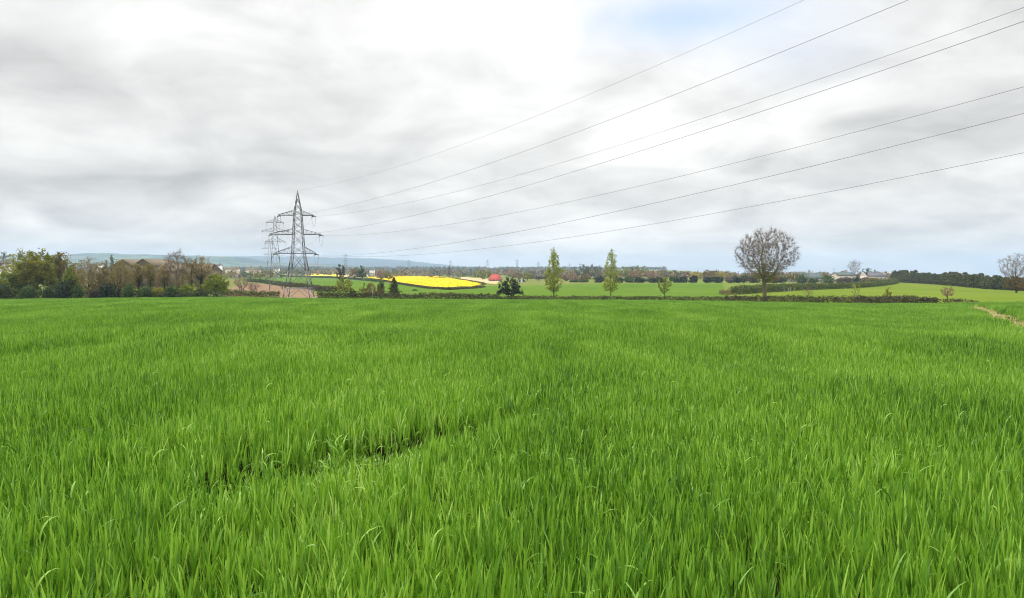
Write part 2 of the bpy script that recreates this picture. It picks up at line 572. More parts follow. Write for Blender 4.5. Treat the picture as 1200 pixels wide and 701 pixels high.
# ------------------------------------------------------------------ ground sheet and fields
def axis_vals(step, lim, far, gr):
    v = list(np.arange(0, lim, step))
    s = step
    while v[-1] < far:
        s *= gr
        v.append(v[-1] + s)
    return np.array(v)
xs = axis_vals(5, 300, 9300, 1.1)
xs = np.concatenate([-xs[:0:-1], xs])
ys = axis_vals(3, 330, 9300, 1.045)
ys = np.concatenate([np.arange(-60, 0, 6), ys])
X, Y = np.meshgrid(xs, ys)
Z = gz(X, Y)
nx, ny = len(xs), len(ys)
ii = np.arange(nx * ny).reshape(ny, nx)
fq = np.stack([ii[:-1, :-1], ii[:-1, 1:], ii[1:, 1:], ii[1:, :-1]], -1).reshape(-1, 4)
gm, nt = new_mat('ground')
geo = nd(nt, 'ShaderNodeNewGeometry')
sep = nd(nt, 'ShaderNodeSeparateXYZ')
nt.links.new(geo.outputs['Position'], sep.inputs[0])
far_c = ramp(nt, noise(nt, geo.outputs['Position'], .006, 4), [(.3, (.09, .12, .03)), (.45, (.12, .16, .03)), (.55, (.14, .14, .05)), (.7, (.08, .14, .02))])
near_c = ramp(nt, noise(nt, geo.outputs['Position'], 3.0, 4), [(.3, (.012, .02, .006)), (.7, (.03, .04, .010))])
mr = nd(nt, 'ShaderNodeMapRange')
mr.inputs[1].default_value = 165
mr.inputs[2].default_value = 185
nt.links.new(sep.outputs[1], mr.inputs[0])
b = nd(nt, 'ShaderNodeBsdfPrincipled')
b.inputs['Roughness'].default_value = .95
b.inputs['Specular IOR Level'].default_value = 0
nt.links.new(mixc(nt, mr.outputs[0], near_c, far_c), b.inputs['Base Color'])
nt.links.new(b.outputs[0], nd(nt, 'ShaderNodeOutputMaterial').inputs[0])
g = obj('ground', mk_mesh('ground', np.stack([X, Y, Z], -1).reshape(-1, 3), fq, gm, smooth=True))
tag(g, 'wide gently sloping farmland ground under the crop', kind='structure')

def sheet(name, poly, mat, lift=.08, label=None, kind='structure', cell=6.0):
    """field surface draped on the ground inside a polygon of (x, y)"""
    P = np.array([(p[0], p[1]) for p in poly])
    lo, hi = P.min(0), P.max(0)
    import bmesh
    bm = bmesh.new()
    vs = [bm.verts.new((p[0], p[1], 0)) for p in P]
    bm.faces.new(vs)
    nxx = int(min(60, max(2, (hi[0] - lo[0]) / cell)))
    nyy = int(min(60, max(2, (hi[1] - lo[1]) / cell)))
    for k in range(1, nxx):
        bmesh.ops.bisect_plane(bm, geom=bm.verts[:] + bm.edges[:] + bm.faces[:], plane_co=(lo[0] + (hi[0] - lo[0]) * k / nxx, 0, 0), plane_no=(1, 0, 0))
    for k in range(1, nyy):
        bmesh.ops.bisect_plane(bm, geom=bm.verts[:] + bm.edges[:] + bm.faces[:], plane_co=(0, lo[1] + (hi[1] - lo[1]) * k / nyy, 0), plane_no=(0, 1, 0))
    bmesh.ops.triangulate(bm, faces=[f for f in bm.faces if len(f.verts) > 4])
    for v in bm.verts:
        v.co.z = float(gz(v.co.x, v.co.y)) + lift
    me = bpy.data.meshes.new(name)
    bm.normal_update()
    for f in bm.faces:
        if f.normal.z < 0: f.normal_flip()
        f.smooth = True
    bm.to_mesh(me)
    bm.free()
    me.materials.append(mat)
    o = obj(name, me)
    return tag(o, label, kind=kind)

def gp(*pp):
    return [ground_at(px, py)[:2] for px, py in pp]

def nearline(pxs, extra):
    return [(xat(p, edge_d(p) + extra), edge_d(p) + extra) for p in pxs]

sheet('green_field', nearline((383, 470, 560, 640, 740, 850), 5)[::1] +
      gp((852, 344), (846, 332.4), (760, 332.3), (700, 332.6), (660, 333.8), (620, 335), (572, 335.8), (555, 338.5), (527, 340), (500, 338.5), (470, 334), (432, 329.2), (400, 326.4), (340, 323.4), (296, 322.8), (296, 328.3), (340, 335.4), (372, 339.6)),
      M['crop_far'], label='bright green young crop field beyond the hedge')
sheet('pasture_field', nearline((856, 930, 1000, 1060, 1130, 1200, 1270), 4) +
      gp((1290, 345), (1200, 342), (1160, 339.5), (1110, 334.8), (1052, 331.5), (1030, 335), (1000, 338), (970, 339), (930, 340.5), (890, 343.5)),
      M['crop_right'], label='yellow-green sloping field before the conifer row')
sheet('soil_field', nearline((262, 320, 374), 6) + gp((366, 339.3), (340, 336.6), (316, 333.4), (294, 332.6), (270, 337)),
      M['soil'], label='reddish brown bare soil behind the pylon')
sheet('stubble_field', gp((540, 327.2), (566, 332), (582, 333), (586, 328), (540, 324.5)), M['stubble'], label='pale stubble beside the red roof')
sheet('pale_field', gp((390, 324.6), (470, 323.6), (468, 321.6), (390, 321.8)), M['stubble'], label='pale beige strip of land beyond the fields')

def crop_block(name, label, poly, mat, height, n, size, seed):
    """standing crop: flower heads through the top half metre above a solid bed"""
    rng = np.random.RandomState(seed)
    P = np.array(poly)
    lo, hi = P.min(0), P.max(0)
    c = []
    px_, py_ = P[:, 0], P[:, 1]
    while sum(len(k) for k in c) < n:
        q = rng.uniform(lo, hi, (n * 2, 2))
        inside = np.zeros(len(q), bool)
        j = len(P) - 1
        for i in range(len(P)):
            cond = ((py_[i] > q[:, 1]) != (py_[j] > q[:, 1])) & (q[:, 0] < (px_[j] - px_[i]) * (q[:, 1] - py_[i]) / (py_[j] - py_[i] + 1e-12) + px_[i])
            inside ^= cond
            j = i
        c.append(q[inside])
    q = np.concatenate(c)[:n]
    z = gz(q[:, 0], q[:, 1]) + height - .15 + rng.uniform(-.2, .25, n)
    v, f = leaf_quads(np.stack([q[:, 0], q[:, 1], z], 1), size, rng, 2.0, 1.2)
    # the bed: top sheet with skirts
    bed = [(p[0], p[1], float(gz(p[0], p[1]))) for p in poly]
    o = obj(name, mk_mesh(name, v, f, mat))
    return tag(o, label, 'crop', kind='stuff')

YF = gp((431, 325.4), (470, 324.2), (510, 324.6), (530, 326.3), (550, 329.6), (567, 333), (552, 336.6), (540, 336.2), (525, 337.6), (500, 336.2), (475, 332.3), (450, 328.2))
sheet('rapeseed_field', YF, M['rape'], .30, label='dense yellow rapeseed in full flower', kind='stuff')
crop_block('rapeseed_flowers', 'loose yellow flower heads rising over the rapeseed field', YF, M['rape'], .75, 26000, .7, 5)
for poly, lab in ((((303, 320.2), (340, 320.8), (340, 323.2), (303, 322.0)), 'narrow yellow rapeseed strip left of the pylon'),
                  (((358, 321.2), (400, 322.6), (400, 324.7), (358, 323.9)), 'narrow yellow rapeseed strip right of the pylon')):
    sheet('rapeseed_strip', gp(*poly), M['rape'], 1.0, label=lab, kind='stuff')

# dry strip between the two parcels of wheat
PA, PB = np.array([xat(1138, 98), 98.0]), np.array([xat(1204, 31), 31.0])
pdir = (PA - PB) / np.linalg.norm(PA - PB)
pn = np.array([pdir[1], -pdir[0]])
P0, P1 = PB - pdir * 32, PA + pdir * 4
PW = 0.54
def path_pts(o):
    return [tuple(P0 + (P1 - P0) * k / 14 + pn * (o + .12 * math.sin(k * 1.9 + o))) for k in range(15)]
sheet('path', path_pts(-PW) + path_pts(PW)[::-1], M['straw'], .02, label='pale dry strip of trodden straw between two wheat parcels', cell=2.5)

# ------------------------------------------------------------------ wheat
def wheat_mat():
    m, nt = new_mat('wheat_leaf')
    geo = nd(nt, 'ShaderNodeNewGeometry')
    oi = nd(nt, 'ShaderNodeObjectInfo')
    mp = nd(nt, 'ShaderNodeMapping')
    mp.inputs['Rotation'].default_value = (0, 0, R(34))
    mp.inputs['Scale'].default_value = (1.0, .28, .3)
    nt.links.new(geo.outputs['Position'], mp.inputs[0])
    n1 = noise(nt, mp.outputs[0], .35, 4, .6)
    s = nd(nt, 'ShaderNodeMath', operation='MULTIPLY_ADD')
    nt.links.new(geo.outputs['Random Per Island'], s.inputs[0])
    s.inputs[1].default_value = .75
    s2 = nd(nt, 'ShaderNodeMath', operation='MULTIPLY_ADD')
    nt.links.new(n1, s2.inputs[0])
    s2.inputs[1].default_value = 1.0
    s2.inputs[2].default_value = -.37
    nt.links.new(s2.outputs[0], s.inputs[2])
    c = ramp(nt, s.outputs[0], [(0, (.034, .100, .014)), (.3, (.102, .228, .021)), (.6, (.176, .338, .031)), (.9, (.285, .45, .07)), (1, (.40, .52, .17))])
    b = nd(nt, 'ShaderNodeBsdfPrincipled')
    b.inputs['Roughness'].default_value = .38
    b.inputs['Specular IOR Level'].default_value = .32
    nt.links.new(c, b.inputs['Base Color'])
    t = nd(nt, 'ShaderNodeBsdfTranslucent')
    nt.links.new(mixc(nt, 1.0, c, (1.3, 1.45, .5), 'MULTIPLY'), t.inputs[0])
    mx = nd(nt, 'ShaderNodeMixShader')
    mx.inputs[0].default_value = .20
    nt.links.new(b.outputs[0], mx.inputs[1])
    nt.links.new(t.outputs[0], mx.inputs[2])
    nt.links.new(mx.outputs[0], nd(nt, 'ShaderNodeOutputMaterial').inputs[0])
    return m
M['wheat'] = wheat_mat()

def blades(n, rad, segs, wid, rng, droop=.010, hmul=1.0, bend=1.0):
    """n wheat leaves rooted in a disc: stem side at the bottom, pointed curved tip"""
    nt_ = max(1, n // 4)
    a = rng.uniform(0, 2 * math.pi, nt_)
    rr = rad * np.sqrt(rng.uniform(0, 1, nt_))
    own = rng.randint(0, nt_, n)
    base = np.stack([rr * np.cos(a), rr * np.sin(a), np.zeros(nt_)], 1)[own] + rng.normal(0, .012, (n, 3))
    base[:, 2] = rng.triangular(.04, .30, .31, n) * hmul * (1 + rng.normal(0, .12, nt_)[own])
    L = rng.uniform(.12, .235, n) * hmul
    az = rng.uniform(0, 2 * math.pi, n)
    hd = np.stack([np.cos(az), np.sin(az), np.zeros(n)], 1)
    th0 = np.abs(rng.normal(0, .115, n)) + .02
    curl = np.abs(rng.normal(0, .21, n)) * bend + .03
    dr = rng.uniform(0, 1, n) < droop
    curl = np.where(dr, rng.uniform(1.1, 2.1, n), curl)
    L = np.where(dr, L * 1.3, L)
    W = wid * rng.uniform(.75, 1.25, n)
    side = np.stack([-np.sin(az), np.cos(az), np.zeros(n)], 1)
    tw = rng.normal(0, .7, n)
    rows = []
    p = base.copy()
    for k in range(segs + 1):
        t = k / segs
        th = th0 + curl * t ** 1.6
        dirv = hd * np.sin(th)[:, None] + np.array([0, 0, 1.0]) * np.cos(th)[:, None]
        if k: p = p + dirv * (L / segs)[:, None]
        nv = np.cross(dirv, side)
        an = tw * (.4 + .6 * t)
        sd = side * np.cos(an)[:, None] + nv * np.sin(an)[:, None]
        prof = max(.03, min(1.0, .62 + 1.6 * t) * (1 - t ** 2.6))
        hw = (W * .5 * prof)[:, None]
        rows += [p - sd * hw, p + sd * hw]
    v = np.stack(rows, 1).reshape(-1, 3)
    k2 = 2 * (segs + 1)
    one = np.array([(2 * k, 2 * k + 1, 2 * k + 3, 2 * k + 2) for k in range(segs)])
    f = (one[None] + (np.arange(n) * k2)[:, None, None]).reshape(-1, 4)
    return v, f

def proto_set(tagname, count, **kw):
    c = bpy.data.collections.new(tagname)
    for i in range(count):
        v, f = blades(rng=np.random.RandomState(100 + i + len(tagname) * 17), **kw)
        o = bpy.data.objects.new('wheat_tuft', mk_mesh('wheat_tuft', v, f, M['wheat'] if 'dry' not in tagname else M['straw'], smooth=True))
        c.objects.link(o)
    return c

def scatter(name, coll, pts, rot, scale, idx, label, cat, tilt=None):
    me = bpy.data.meshes.new(name)
    n = len(pts)
    me.vertices.add(n)
    me.vertices.foreach_set('co', np.asarray(pts, np.float32).ravel())
    for nm, typ, key, arr in (('rot', 'FLOAT_VECTOR', 'vector', rot), ('scl', 'FLOAT_VECTOR', 'vector', scale), ('pick', 'INT', 'value', idx)):
        at_ = me.attributes.new(nm, typ, 'POINT')
        at_.data.foreach_set(key, np.asarray(arr, np.float32 if typ != 'INT' else np.int32).ravel())
    me.update()
    o = obj(name, me)
    ng = bpy.data.node_groups.new(name, 'GeometryNodeTree')
    ng.interface.new_socket('Geometry', in_out='INPUT', socket_type='NodeSocketGeometry')
    ng.interface.new_socket('Geometry', in_out='OUTPUT', socket_type='NodeSocketGeometry')
    gi, go = ng.nodes.new('NodeGroupInput'), ng.nodes.new('NodeGroupOutput')
    ci = ng.nodes.new('GeometryNodeCollectionInfo')
    ci.inputs['Collection'].default_value = coll
    ci.inputs['Separate Children'].default_value = True
    ci.inputs['Reset Children'].default_value = True
    ip = ng.nodes.new('GeometryNodeInstanceOnPoints')
    ip.inputs['Pick Instance'].default_value = True
    def attr(nm, typ):
        a_ = ng.nodes.new('GeometryNodeInputNamedAttribute')
        a_.data_type = typ
        a_.inputs['Name'].default_value = nm
        return a_.outputs['Attribute']
    L = ng.links.new
    L(gi.outputs[0], ip.inputs['Points'])
    L(ci.outputs[0], ip.inputs['Instance'])
    L(attr('pick', 'INT'), ip.inputs['Instance Index'])
    L(attr('rot', 'FLOAT_VECTOR'), ip.inputs['Rotation'])
    L(attr('scl', 'FLOAT_VECTOR'), ip.inputs['Scale'])
    L(ip.outputs[0], go.inputs[0])
    md = o.modifiers.new('scatter', 'NODES')
    md.node_group = ng
    return tag(o, label, cat, kind='stuff')

# wheel-track gap in the crop, from near left running away to the right
GA, GB = np.array([-2.10, 4.6]), np.array([-0.10, 7.45])
gdir = (GB - GA) / np.linalg.norm(GB - GA)
GL = np.linalg.norm(GB - GA)
def gap_dist(q):
    r_ = q - GA
    s = r_ @ gdir
    off = r_[:, 0] * gdir[1] - r_[:, 1] * gdir[0]     # >0 on the near right side
    return s, off

def wave(x, y):
    """slow swell of crop height"""
    u = x * math.cos(R(34)) - y * math.sin(R(34))
    v = x * math.sin(R(34)) + y * math.cos(R(34))
    return (.05 * np.sin(u * .55 + .35 * np.sin(v * .09)) + .035 * np.sin(u * 1.45 + v * .22 + 1) + .03 * np.sin(v * .8 + u * .3)
            + .03 * np.sin(u * 3.1 + .9 * np.sin(v * .5)))

def field_pts(y0, y1, sp, rng, jit=.5):
    yy = np.arange(y0, y1, sp)
    out = []
    for y in yy:
        half = .78 * y + 3.0
        x = np.arange(-half, half + sp, sp)
        out.append(np.stack([x + rng.uniform(-jit, jit, len(x)) * sp, np.full(len(x), y) + rng.uniform(-jit, jit, len(x)) * sp], 1))
    q = np.concatenate(out)
    t = q[:, 0] / np.maximum(q[:, 1], 20)
    q = q[(q[:, 1] < np.interp(t, TT, DD) - .2)]
    rel = q - P0
    s = rel @ pdir
    off = rel @ pn
    onpath = (np.abs(off) < PW + (.5 if sp > .4 else .2)) & (s > -5) & (s < np.linalg.norm(P1 - P0) + 1)
    return q[~onpath]

def wheat_zone(name, y0, y1, sp, coll, ncol, seed, label, gap=False, sxy=1.0):
    rng = np.random.RandomState(seed)
    q = field_pts(y0, y1, sp, rng)
    if gap:
        s, off = gap_dist(q)
        hw = .60 * np.clip(np.minimum((s + .3) / .8, (GL + .4 - s) / 1.9), 0, 1) ** .6
        ing = (s > -.3) & (s < GL + .4) & (np.abs(off) < hw)
    z = gz(q[:, 0], q[:, 1])
    n = len(q)
    rot = np.stack([rng.normal(0, .045, n), rng.normal(0.03, .045, n), rng.uniform(0, 6.283, n)], 1)
    h = 1 + wave(q[:, 0], q[:, 1]) * 1.7 + rng.normal(0, .06, n)
    if gap:
        h = np.where(ing, h * rng.uniform(.26, .46, n), h)      # crushed plants in the wheel track
    scl = np.stack([np.full(n, sxy), np.full(n, sxy), h], 1)
    return scatter(name, coll, np.stack([q[:, 0], q[:, 1], z], 1), rot, scl, rng.randint(0, ncol, n), label, 'crop')

near_c = proto_set('tufts_near', 14, n=215, rad=.28, segs=6, wid=.0138)
mid_c = proto_set('tufts_mid_', 8, n=560, rad=.55, segs=4, wid=.0155)
far_c_ = proto_set('tufts_far__', 8, n=640, rad=.74, segs=3, wid=.024)
wheat_zone('wheat_crop', .7, 15, .29, near_c, 14, 1, 'green wheat leaves standing close in front with a wheel track gap', gap=True)
wheat_zone('wheat_crop', 15, 48, .58, mid_c, 8, 2, 'green wheat across the middle of the field')
wheat_zone('wheat_crop', 48, 170, .78, far_c_, 8, 3, 'green wheat running to the far hedge')

# bent-over leaves along the far lip of the gap, and a sprinkle elsewhere
bent = proto_set('bent', 6, n=6, rad=.10, segs=8, wid=.014, droop=1.0, hmul=.88)
rng = np.random.RandomState(8)
n = 30
s = rng.uniform(0, GL + .2, n)
off = -rng.uniform(.30, .62, n)
q = GA + s[:, None] * gdir + np.stack([gdir[1] * off, -gdir[0] * off], 1)
q = np.concatenate([q, np.stack([rng.uniform(-7, 7, 110), rng.uniform(4, 14, 110)], 1)])
n = len(q)
scatter('bent_wheat_leaves', bent, np.stack([q[:, 0], q[:, 1], gz(q[:, 0], q[:, 1])], 1),
        np.stack([np.zeros(n), np.zeros(n), rng.uniform(0, 6.28, n)], 1), np.stack([np.ones(n), np.ones(n), np.ones(n) * 1.05], 1),
        rng.randint(0, 6, n), 'bent-over wheat leaves along the wheel track', 'crop')

# dry tufts on the strip
dry = proto_set('tufts_dry', 5, n=60, rad=.35, segs=3, wid=.02, droop=.25, hmul=.42, bend=2)
rng = np.random.RandomState(9)
n = 620
s = rng.uniform(0, np.linalg.norm(P1 - P0), n)
q = P0 + s[:, None] * pdir + pn * rng.normal(0, .5, n)[:, None]
scatter('dry_grass', dry, np.stack([q[:, 0], q[:, 1], gz(q[:, 0], q[:, 1]) + .02], 1), np.stack([np.zeros(n), np.zeros(n), rng.uniform(0, 6.28, n)], 1),
        np.ones((n, 3)) * rng.uniform(.7, 1.4, n)[:, None], rng.randint(0, 5, n), 'pale dry grass on the trodden strip', 'grass')

# ------------------------------------------------------------------ pylons
def lattice_pylon(name, label, px, d, top_y, arms, widths, ang, group, base_z=None, tension=False, peak_r=.05, mat='steel', th=1.0):
    """arms: (row of bottom chord, row of top chord at body, left reach m, right reach m)
       widths: (row, half width) from top down; the last entry is the foot"""
    x = xat(px, d)
    z0 = float(gz(x, d)) if base_z is None else base_z
    root = empty(name, (x, d, z0), label, 'pylon', group, ang)
    zz = lambda row: pt(px, row, d)[2] - z0
    prof = [(zz(r_), w) for r_, w in widths[:-1]] + [(0.0, widths[-1][1])]
    zs = np.array([p[0] for p in prof])[::-1]
    ws = np.array([p[1] for p in prof])[::-1]
    hw = lambda z: float(np.interp(z, zs, ws))
    ztop = zz(top_y)
    G = Geo()
    body_levels = [0.0]
    z = 0.0
    cut = [zz(a[0]) for a in arms] + [zz(a[1]) for a in arms]
    low = min(cut)
    # panels: two tall ones in the legs, then short ones up the shaft
    body_levels += [low * .24, low * .62, low]
    up = sorted(set([round(c, 3) for c in cut if c > low + .01]))
    cur = low
    for u in up:
        gap = u - cur
        k = max(1, int(round(gap / 1.9)))
        for i in range(1, k + 1): body_levels.append(cur + gap * i / k)
        cur = u
    k = 3
    for i in range(1, k + 1): body_levels.append(cur + (ztop - cur) * i / k * (.97 if i == k else 1))
    HB = Geo()
    cor = [(-1, -1), (1, -1), (1, 1), (-1, 1)]
    C = lambda s_, z_: np.array([s_[0] * hw(z_), s_[1] * hw(z_), z_])
    for li in range(len(body_levels) - 1):
        za, zb = body_levels[li], body_levels[li + 1]
        t = (.11 if zb <= low else .085) * th
        for s_ in cor:
            G.bar(C(s_, za), C(s_, zb), t)
        for q in range(4):
            s1, s2 = cor[q], cor[(q + 1) % 4]
            br = .05 * th
            if li in (0,):
                mid = (C(s1, zb) + C(s2, zb)) / 2
                G.bar(C(s1, za), mid, br)
                G.bar(C(s2, za), mid, br)
                HB.bar(C(s1, zb), C(s2, zb), .075 * th)
            elif li in (1, 2):
                G.bar(C(s1, za), C(s2, zb), br * 1.15)
                G.bar(C(s2, za), C(s1, zb), br * 1.15)
                if li == 2: G.bar(C(s1, zb), C(s2, zb), br * 1.2)
                zm = (za + zb) / 2
                m_ = (C(s1, zm) + C(s2, zm)) / 2
                G.bar(C(s1, zm), (C(s1, za) + m_) / 2, br * .7)
                G.bar(C(s2, zm), (C(s2, za) + m_) / 2, br * .7)
            else:
                G.bar(C(s1, za), C(s2, zb), br)
                G.bar(C(s2, za), C(s1, zb), br * .85)
    G.bar((0, 0, ztop * .99), (0, 0, ztop + .35), .06 * th)
    obj('waist_brace', HB.mesh('waist_brace', M['steel_pale']), root)
    obj('tower_body', G.mesh('tower_body', M[mat]), root)
    if tension:
        for s_ in cor:
            B = Geo()
            B.box((s_[0] * hw(0) - .45, s_[1] * hw(0) - .45, -.3), (s_[0] * hw(0) + .45, s_[1] * hw(0) + .45, .35))
            obj('footing', B.mesh('footing', M['stone']), root)
    tips = []
    for rb, rt, Ll, Lr in arms:
        zb, zt = zz(rb), zz(rt)
        for sgn, Lx in ((-1, Ll), (1, Lr)):
            A = Geo()
            h = hw(zb)
            ht = hw(zt)
            tip = np.array([sgn * Lx, 0, zb])
            for sy in (-1, 1):
                bb = np.array([sgn * h, sy * h, zb])
                tb = np.array([sgn * ht, sy * ht, zt])
                A.bar(bb, tip + np.array([0, sy * .12, 0]), .085 * th)
                A.bar(tb, tip + np.array([0, sy * .10, .12]), .06 * th)
                k = 3
                for i in range(1, k + 1):
                    f_ = i / (k + 1)
                    A.bar(bb + (tip - bb) * f_, tb + (tip - tb) * f_, .03 * th)
                    A.bar(bb + (tip - bb) * (i - 1) / (k + 1), tb + (tip - tb) * f_, .03 * th)
            for i in range(1, 4):
                f_ = i / 4
                A.bar(np.array([sgn * h, -h, zb]) * (1 - f_) + tip * f_, np.array([sgn * h, h, zb]) * (1 - f_) + tip * f_, .03 * th)
            A.bar(tip - np.array([sgn * .45, 0, 0]), tip + np.array([sgn * .15, 0, -.28]), .16 * th, .12 * th)
            obj('crossarm', A.mesh('crossarm', M[mat]), root)
            tips.append((tip, sgn))
            def disc_string(a_, b_, nm='insulator'):
                I = Geo()
                a_, b_ = np.array(a_, float), np.array(b_, float)
                I.bar(a_, b_, .03 * th, sides=6)
                for k in range(9):
                    p_ = a_ + (b_ - a_) * (k + .8) / 10
                    q_ = (b_ - a_) / np.linalg.norm(b_ - a_) * .05
                    I.bar(p_ - q_, p_, .05 * th, .13 * th, sides=8)
                    I.bar(p_, p_ + q_ * .5, .13 * th, .05 * th, sides=8)
                obj(nm, I.mesh(nm, M['insulator']), root)
            if tension:
                for sy, dx in ((-1, .55), (1, -.40)):
                    e = tip + np.array([dx * 1.5, sy * 1.35, -.35])
                    disc_string(tip + np.array([0, sy * .1, -.1]), e)
                J = Geo()
                a_ = tip + np.array([.82, -1.35, -.35])
                b_ = tip + np.array([-.60, 1.35, -.35])
                prev = a_
                for k in range(1, 11):
                    f_ = k / 10
                    p_ = a_ + (b_ - a_) * f_ - np.array([0, 0, 2.3 * (1 - (2 * f_ - 1) ** 2) ** .7])
                    J.bar(prev, p_, .028, sides=5)
                    prev = p_
                obj('jumper_loop', J.mesh('jumper_loop', M['wire']), root)
            else:
                disc_string(tip, tip + np.array([0, 0, -1.9]))
    root['tips'] = 0
    del root['tips']
    # world-space attachment points
    ca, sa = math.cos(ang), math.sin(ang)
    W = lambda p: np.array([x + p[0] * ca - p[1] * sa, d + p[0] * sa + p[1] * ca, z0 + p[2]])
    return root, [W(np.array([0, 0, ztop + .3]))] + [W(t[0] + (0 if tension else np.array([0, 0, -1.9]))) for t in tips]

ANG = .10
k = 160 / F / math.cos(ANG)
main_arms = [(297.2, 289.0, 27 * k, 20 * k), (274.8, 268.3, 32 * k, 25.5 * k), (252.4, 246.6, 22 * k, 17.3 * k)]
main_w = [(225, .04), (246.6, .72), (252.4, .84), (274.8, 1.08), (297.2, 1.32), (349.5, 3.05)]
pyl, T1 = lattice_pylon('electricity_pylon', 'tall grey lattice pylon with six crossarms, nearest and largest, at the field edge', 350, 160, 224.5,
                        main_arms, main_w, ANG, None, tension=True, th=1.13)

sus_arms = lambda s0, s: [(s0 + 30 * s, s0 + 25.5 * s, 3.9, 3.9), (s0 + 17.6 * s, s0 + 13.6 * s, 5.1, 5.1), (s0 + 7.4 * s, s0 + 4 * s, 3.4, 3.4)]
sus_w = lambda s0, s: [(s0, .04), (s0 + 4 * s, .45), (s0 + 17.6 * s, .75), (s0 + 30 * s, 1.0), (400, 2.6)]
_, T2 = lattice_pylon('electricity_pylon', 'slimmer grey lattice pylon just left behind the nearest pylon', 323, 285, 253.5, sus_arms(253.5, 1.0), sus_w(253.5, 1.0), .36,
                      'lattice pylons behind the nearest one', mat='steel')
_, T3 = lattice_pylon('electricity_pylon', 'small distant lattice pylon left of the second pylon', 316.2, 505, 281.5, sus_arms(281.5, .56), sus_w(281.5, .56), .36,
                      'lattice pylons behind the nearest one', mat='steel')
far_tops = [(405, 297.5, 980), (479.3, 304, 1330), (527.8, 304.8, 1420), (571.4, 304.3, 1390), (606, 303.8, 1450), (631, 307, 1650), (667.5, 308.5, 1750)]
far_lab = ['faint far pylon above the dark ivy-covered tree', 'faint far pylon above the left half of the yellow field', 'faint far pylon above the right half of the yellow field',
           'faint far pylon left above the red roof', 'faint far pylon above the dark bushy pine', 'faint far pylon left of the tallest poplar', 'faint far pylon between the two poplars']
for (px_, ty, dd), lb in zip(far_tops, far_lab):
    s_ = 280 / dd
    lattice_pylon('electricity_pylon', lb, px_, dd, ty, sus_arms(ty, s_), sus_w(ty, s_), .15, 'far pylons on the skyline', th=1.25)

def wire(a, b, sag, r, label, group, cut=1.0, n=90):
    G = Geo()
    a, b = np.array(a), np.array(b)
    prev = None
    t = np.linspace(0, cut, n)
    P = a + (b - a) * t[:, None]
    P[:, 2] -= 4 * sag * t * (1 - t)
    for i in range(n - 1):
        G.bar(P[i] - a, P[i + 1] - a, r, sides=5)
    o = obj('power_line', G.mesh('power_line', M['wire'], True), None, tuple(a))
    return tag(o, label, 'wire', group)

# attachment order: earth, low L, low R, mid L, mid R, top L, top R
wl = ['thin earth wire rising from the pylon peak, uppermost of the lines', 'conductor from the left low crossarm, second lowest line in the sky',
      'conductor from the right low crossarm, lowest line in the sky', 'conductor from the left middle crossarm, fourth line from the top',
      'conductor from the right middle crossarm, fifth line from the top', 'conductor from the left top crossarm, second line from the top',
      'conductor from the right top crossarm, third line from the top']
offx = [0, -27 * .2, 20 * .2, -32 * .2, 25.5 * .2, -22 * .2, 17.3 * .2]
C0 = pt(350, 300, 160)
for i in range(7):
    a = T1[i].copy()
    if i:
        a = a + np.array([.5, -1.4, -.35])
    hz = T1[i][2]
    bx = np.array([160.36 + offx[i] * 1.131 * math.cos(-.085), -153.56 + offx[i] * 1.131 * math.sin(-.085), hz + 56.58])
    wire(a, bx, 19.69 if i == 0 else 18.64, .013 if i == 0 else .017, wl[i], 'power lines over the field', cut=.72)
nm = ['earth wire', 'left low conductor', 'right low conductor', 'left middle conductor', 'right middle conductor', 'left top conductor', 'right top conductor']
for i in range(7):
    wire(T1[i], T2[i], 3.5, .014, nm[i] + ' between the nearest pylon and the one behind', 'power lines behind the nearest pylon', n=30)
    wire(T2[i], T3[i], 6.0, .014, nm[i] + ' running on from the second pylon', 'power lines behind the nearest pylon', n=30)

# ------------------------------------------------------------------ hedges
def hl(pxs, extra, h):
    return [at(p, edge_d(p) + extra, hh + .28) for p, hh in zip(pxs, h)]
hedge('hedge', 'low mixed hedge between the left tree row and the pylon', hl((262, 285, 305, 327), 5, (1.5, 1.4, 1.3, 1.4)), 'hedge_green', 260, .2, 1.3, 21)
hedge('hedge', 'low brownish hedge right of the pylon up to the dark bushy pine', hl((371, 400, 440, 480, 510, 530, 585), 5, (1.5, 1.3, 1.35, 1.25, 1.35, 1.3, 1.15)), 'hedge_leaf', 260, .2, 1.3, 22)
hedge('hedge', 'low thin hedge under the poplars', hl((585, 640, 700, 760, 850), 5, (.85, .8, .8, .9, .9)), 'hedge_leaf', 170, .19, 1.2, 23)
hedge('hedge', 'low hedge at the foot of the round bare tree', hl((850, 890, 930, 1000, 1060, 1100), 5, (1.1, 1.2, 1.35, 1.4, 1.25, .9)), 'hedge_leaf', 260, .2, 1.3, 24)
hedge('hedge', 'last low scraps of hedge beside the pink shrub', hl((1105, 1125, 1150), 4, (.8, .7, .25)), 'hedge_leaf', 90, .2, 1.0, 25)
dg = [ground_at(*p)[:2] for p in ((858, 345.4), (890, 343.6), (930, 340.9), (970, 339.2), (1000, 338.2), (1030, 335.6), (1050, 332.8))]
hedge('hedge', 'tall thick hedge curving up the slope behind the round bare tree', [(p[0], p[1], h) for p, h in zip(dg, (2.3, 2.6, 2.6, 2.4, 2.3, 2.7, 2.8))], 'hedge_green', 150, .34, 2.4, 26, ragged=.14)
a_ = [ground_at(*p)[:2] for p in ((290, 330), (310, 332), (332, 335.8))]
hedge('hedge', 'dark hedge between green crop and bare soil left of the pylon', [(p[0], p[1], 2.0) for p in a_], 'bramble', 60, .4, 2, 27)
a_ = [ground_at(*p)[:2] for p in ((332, 335.8), (352, 337.4), (375, 341.5), (395, 342.5))]
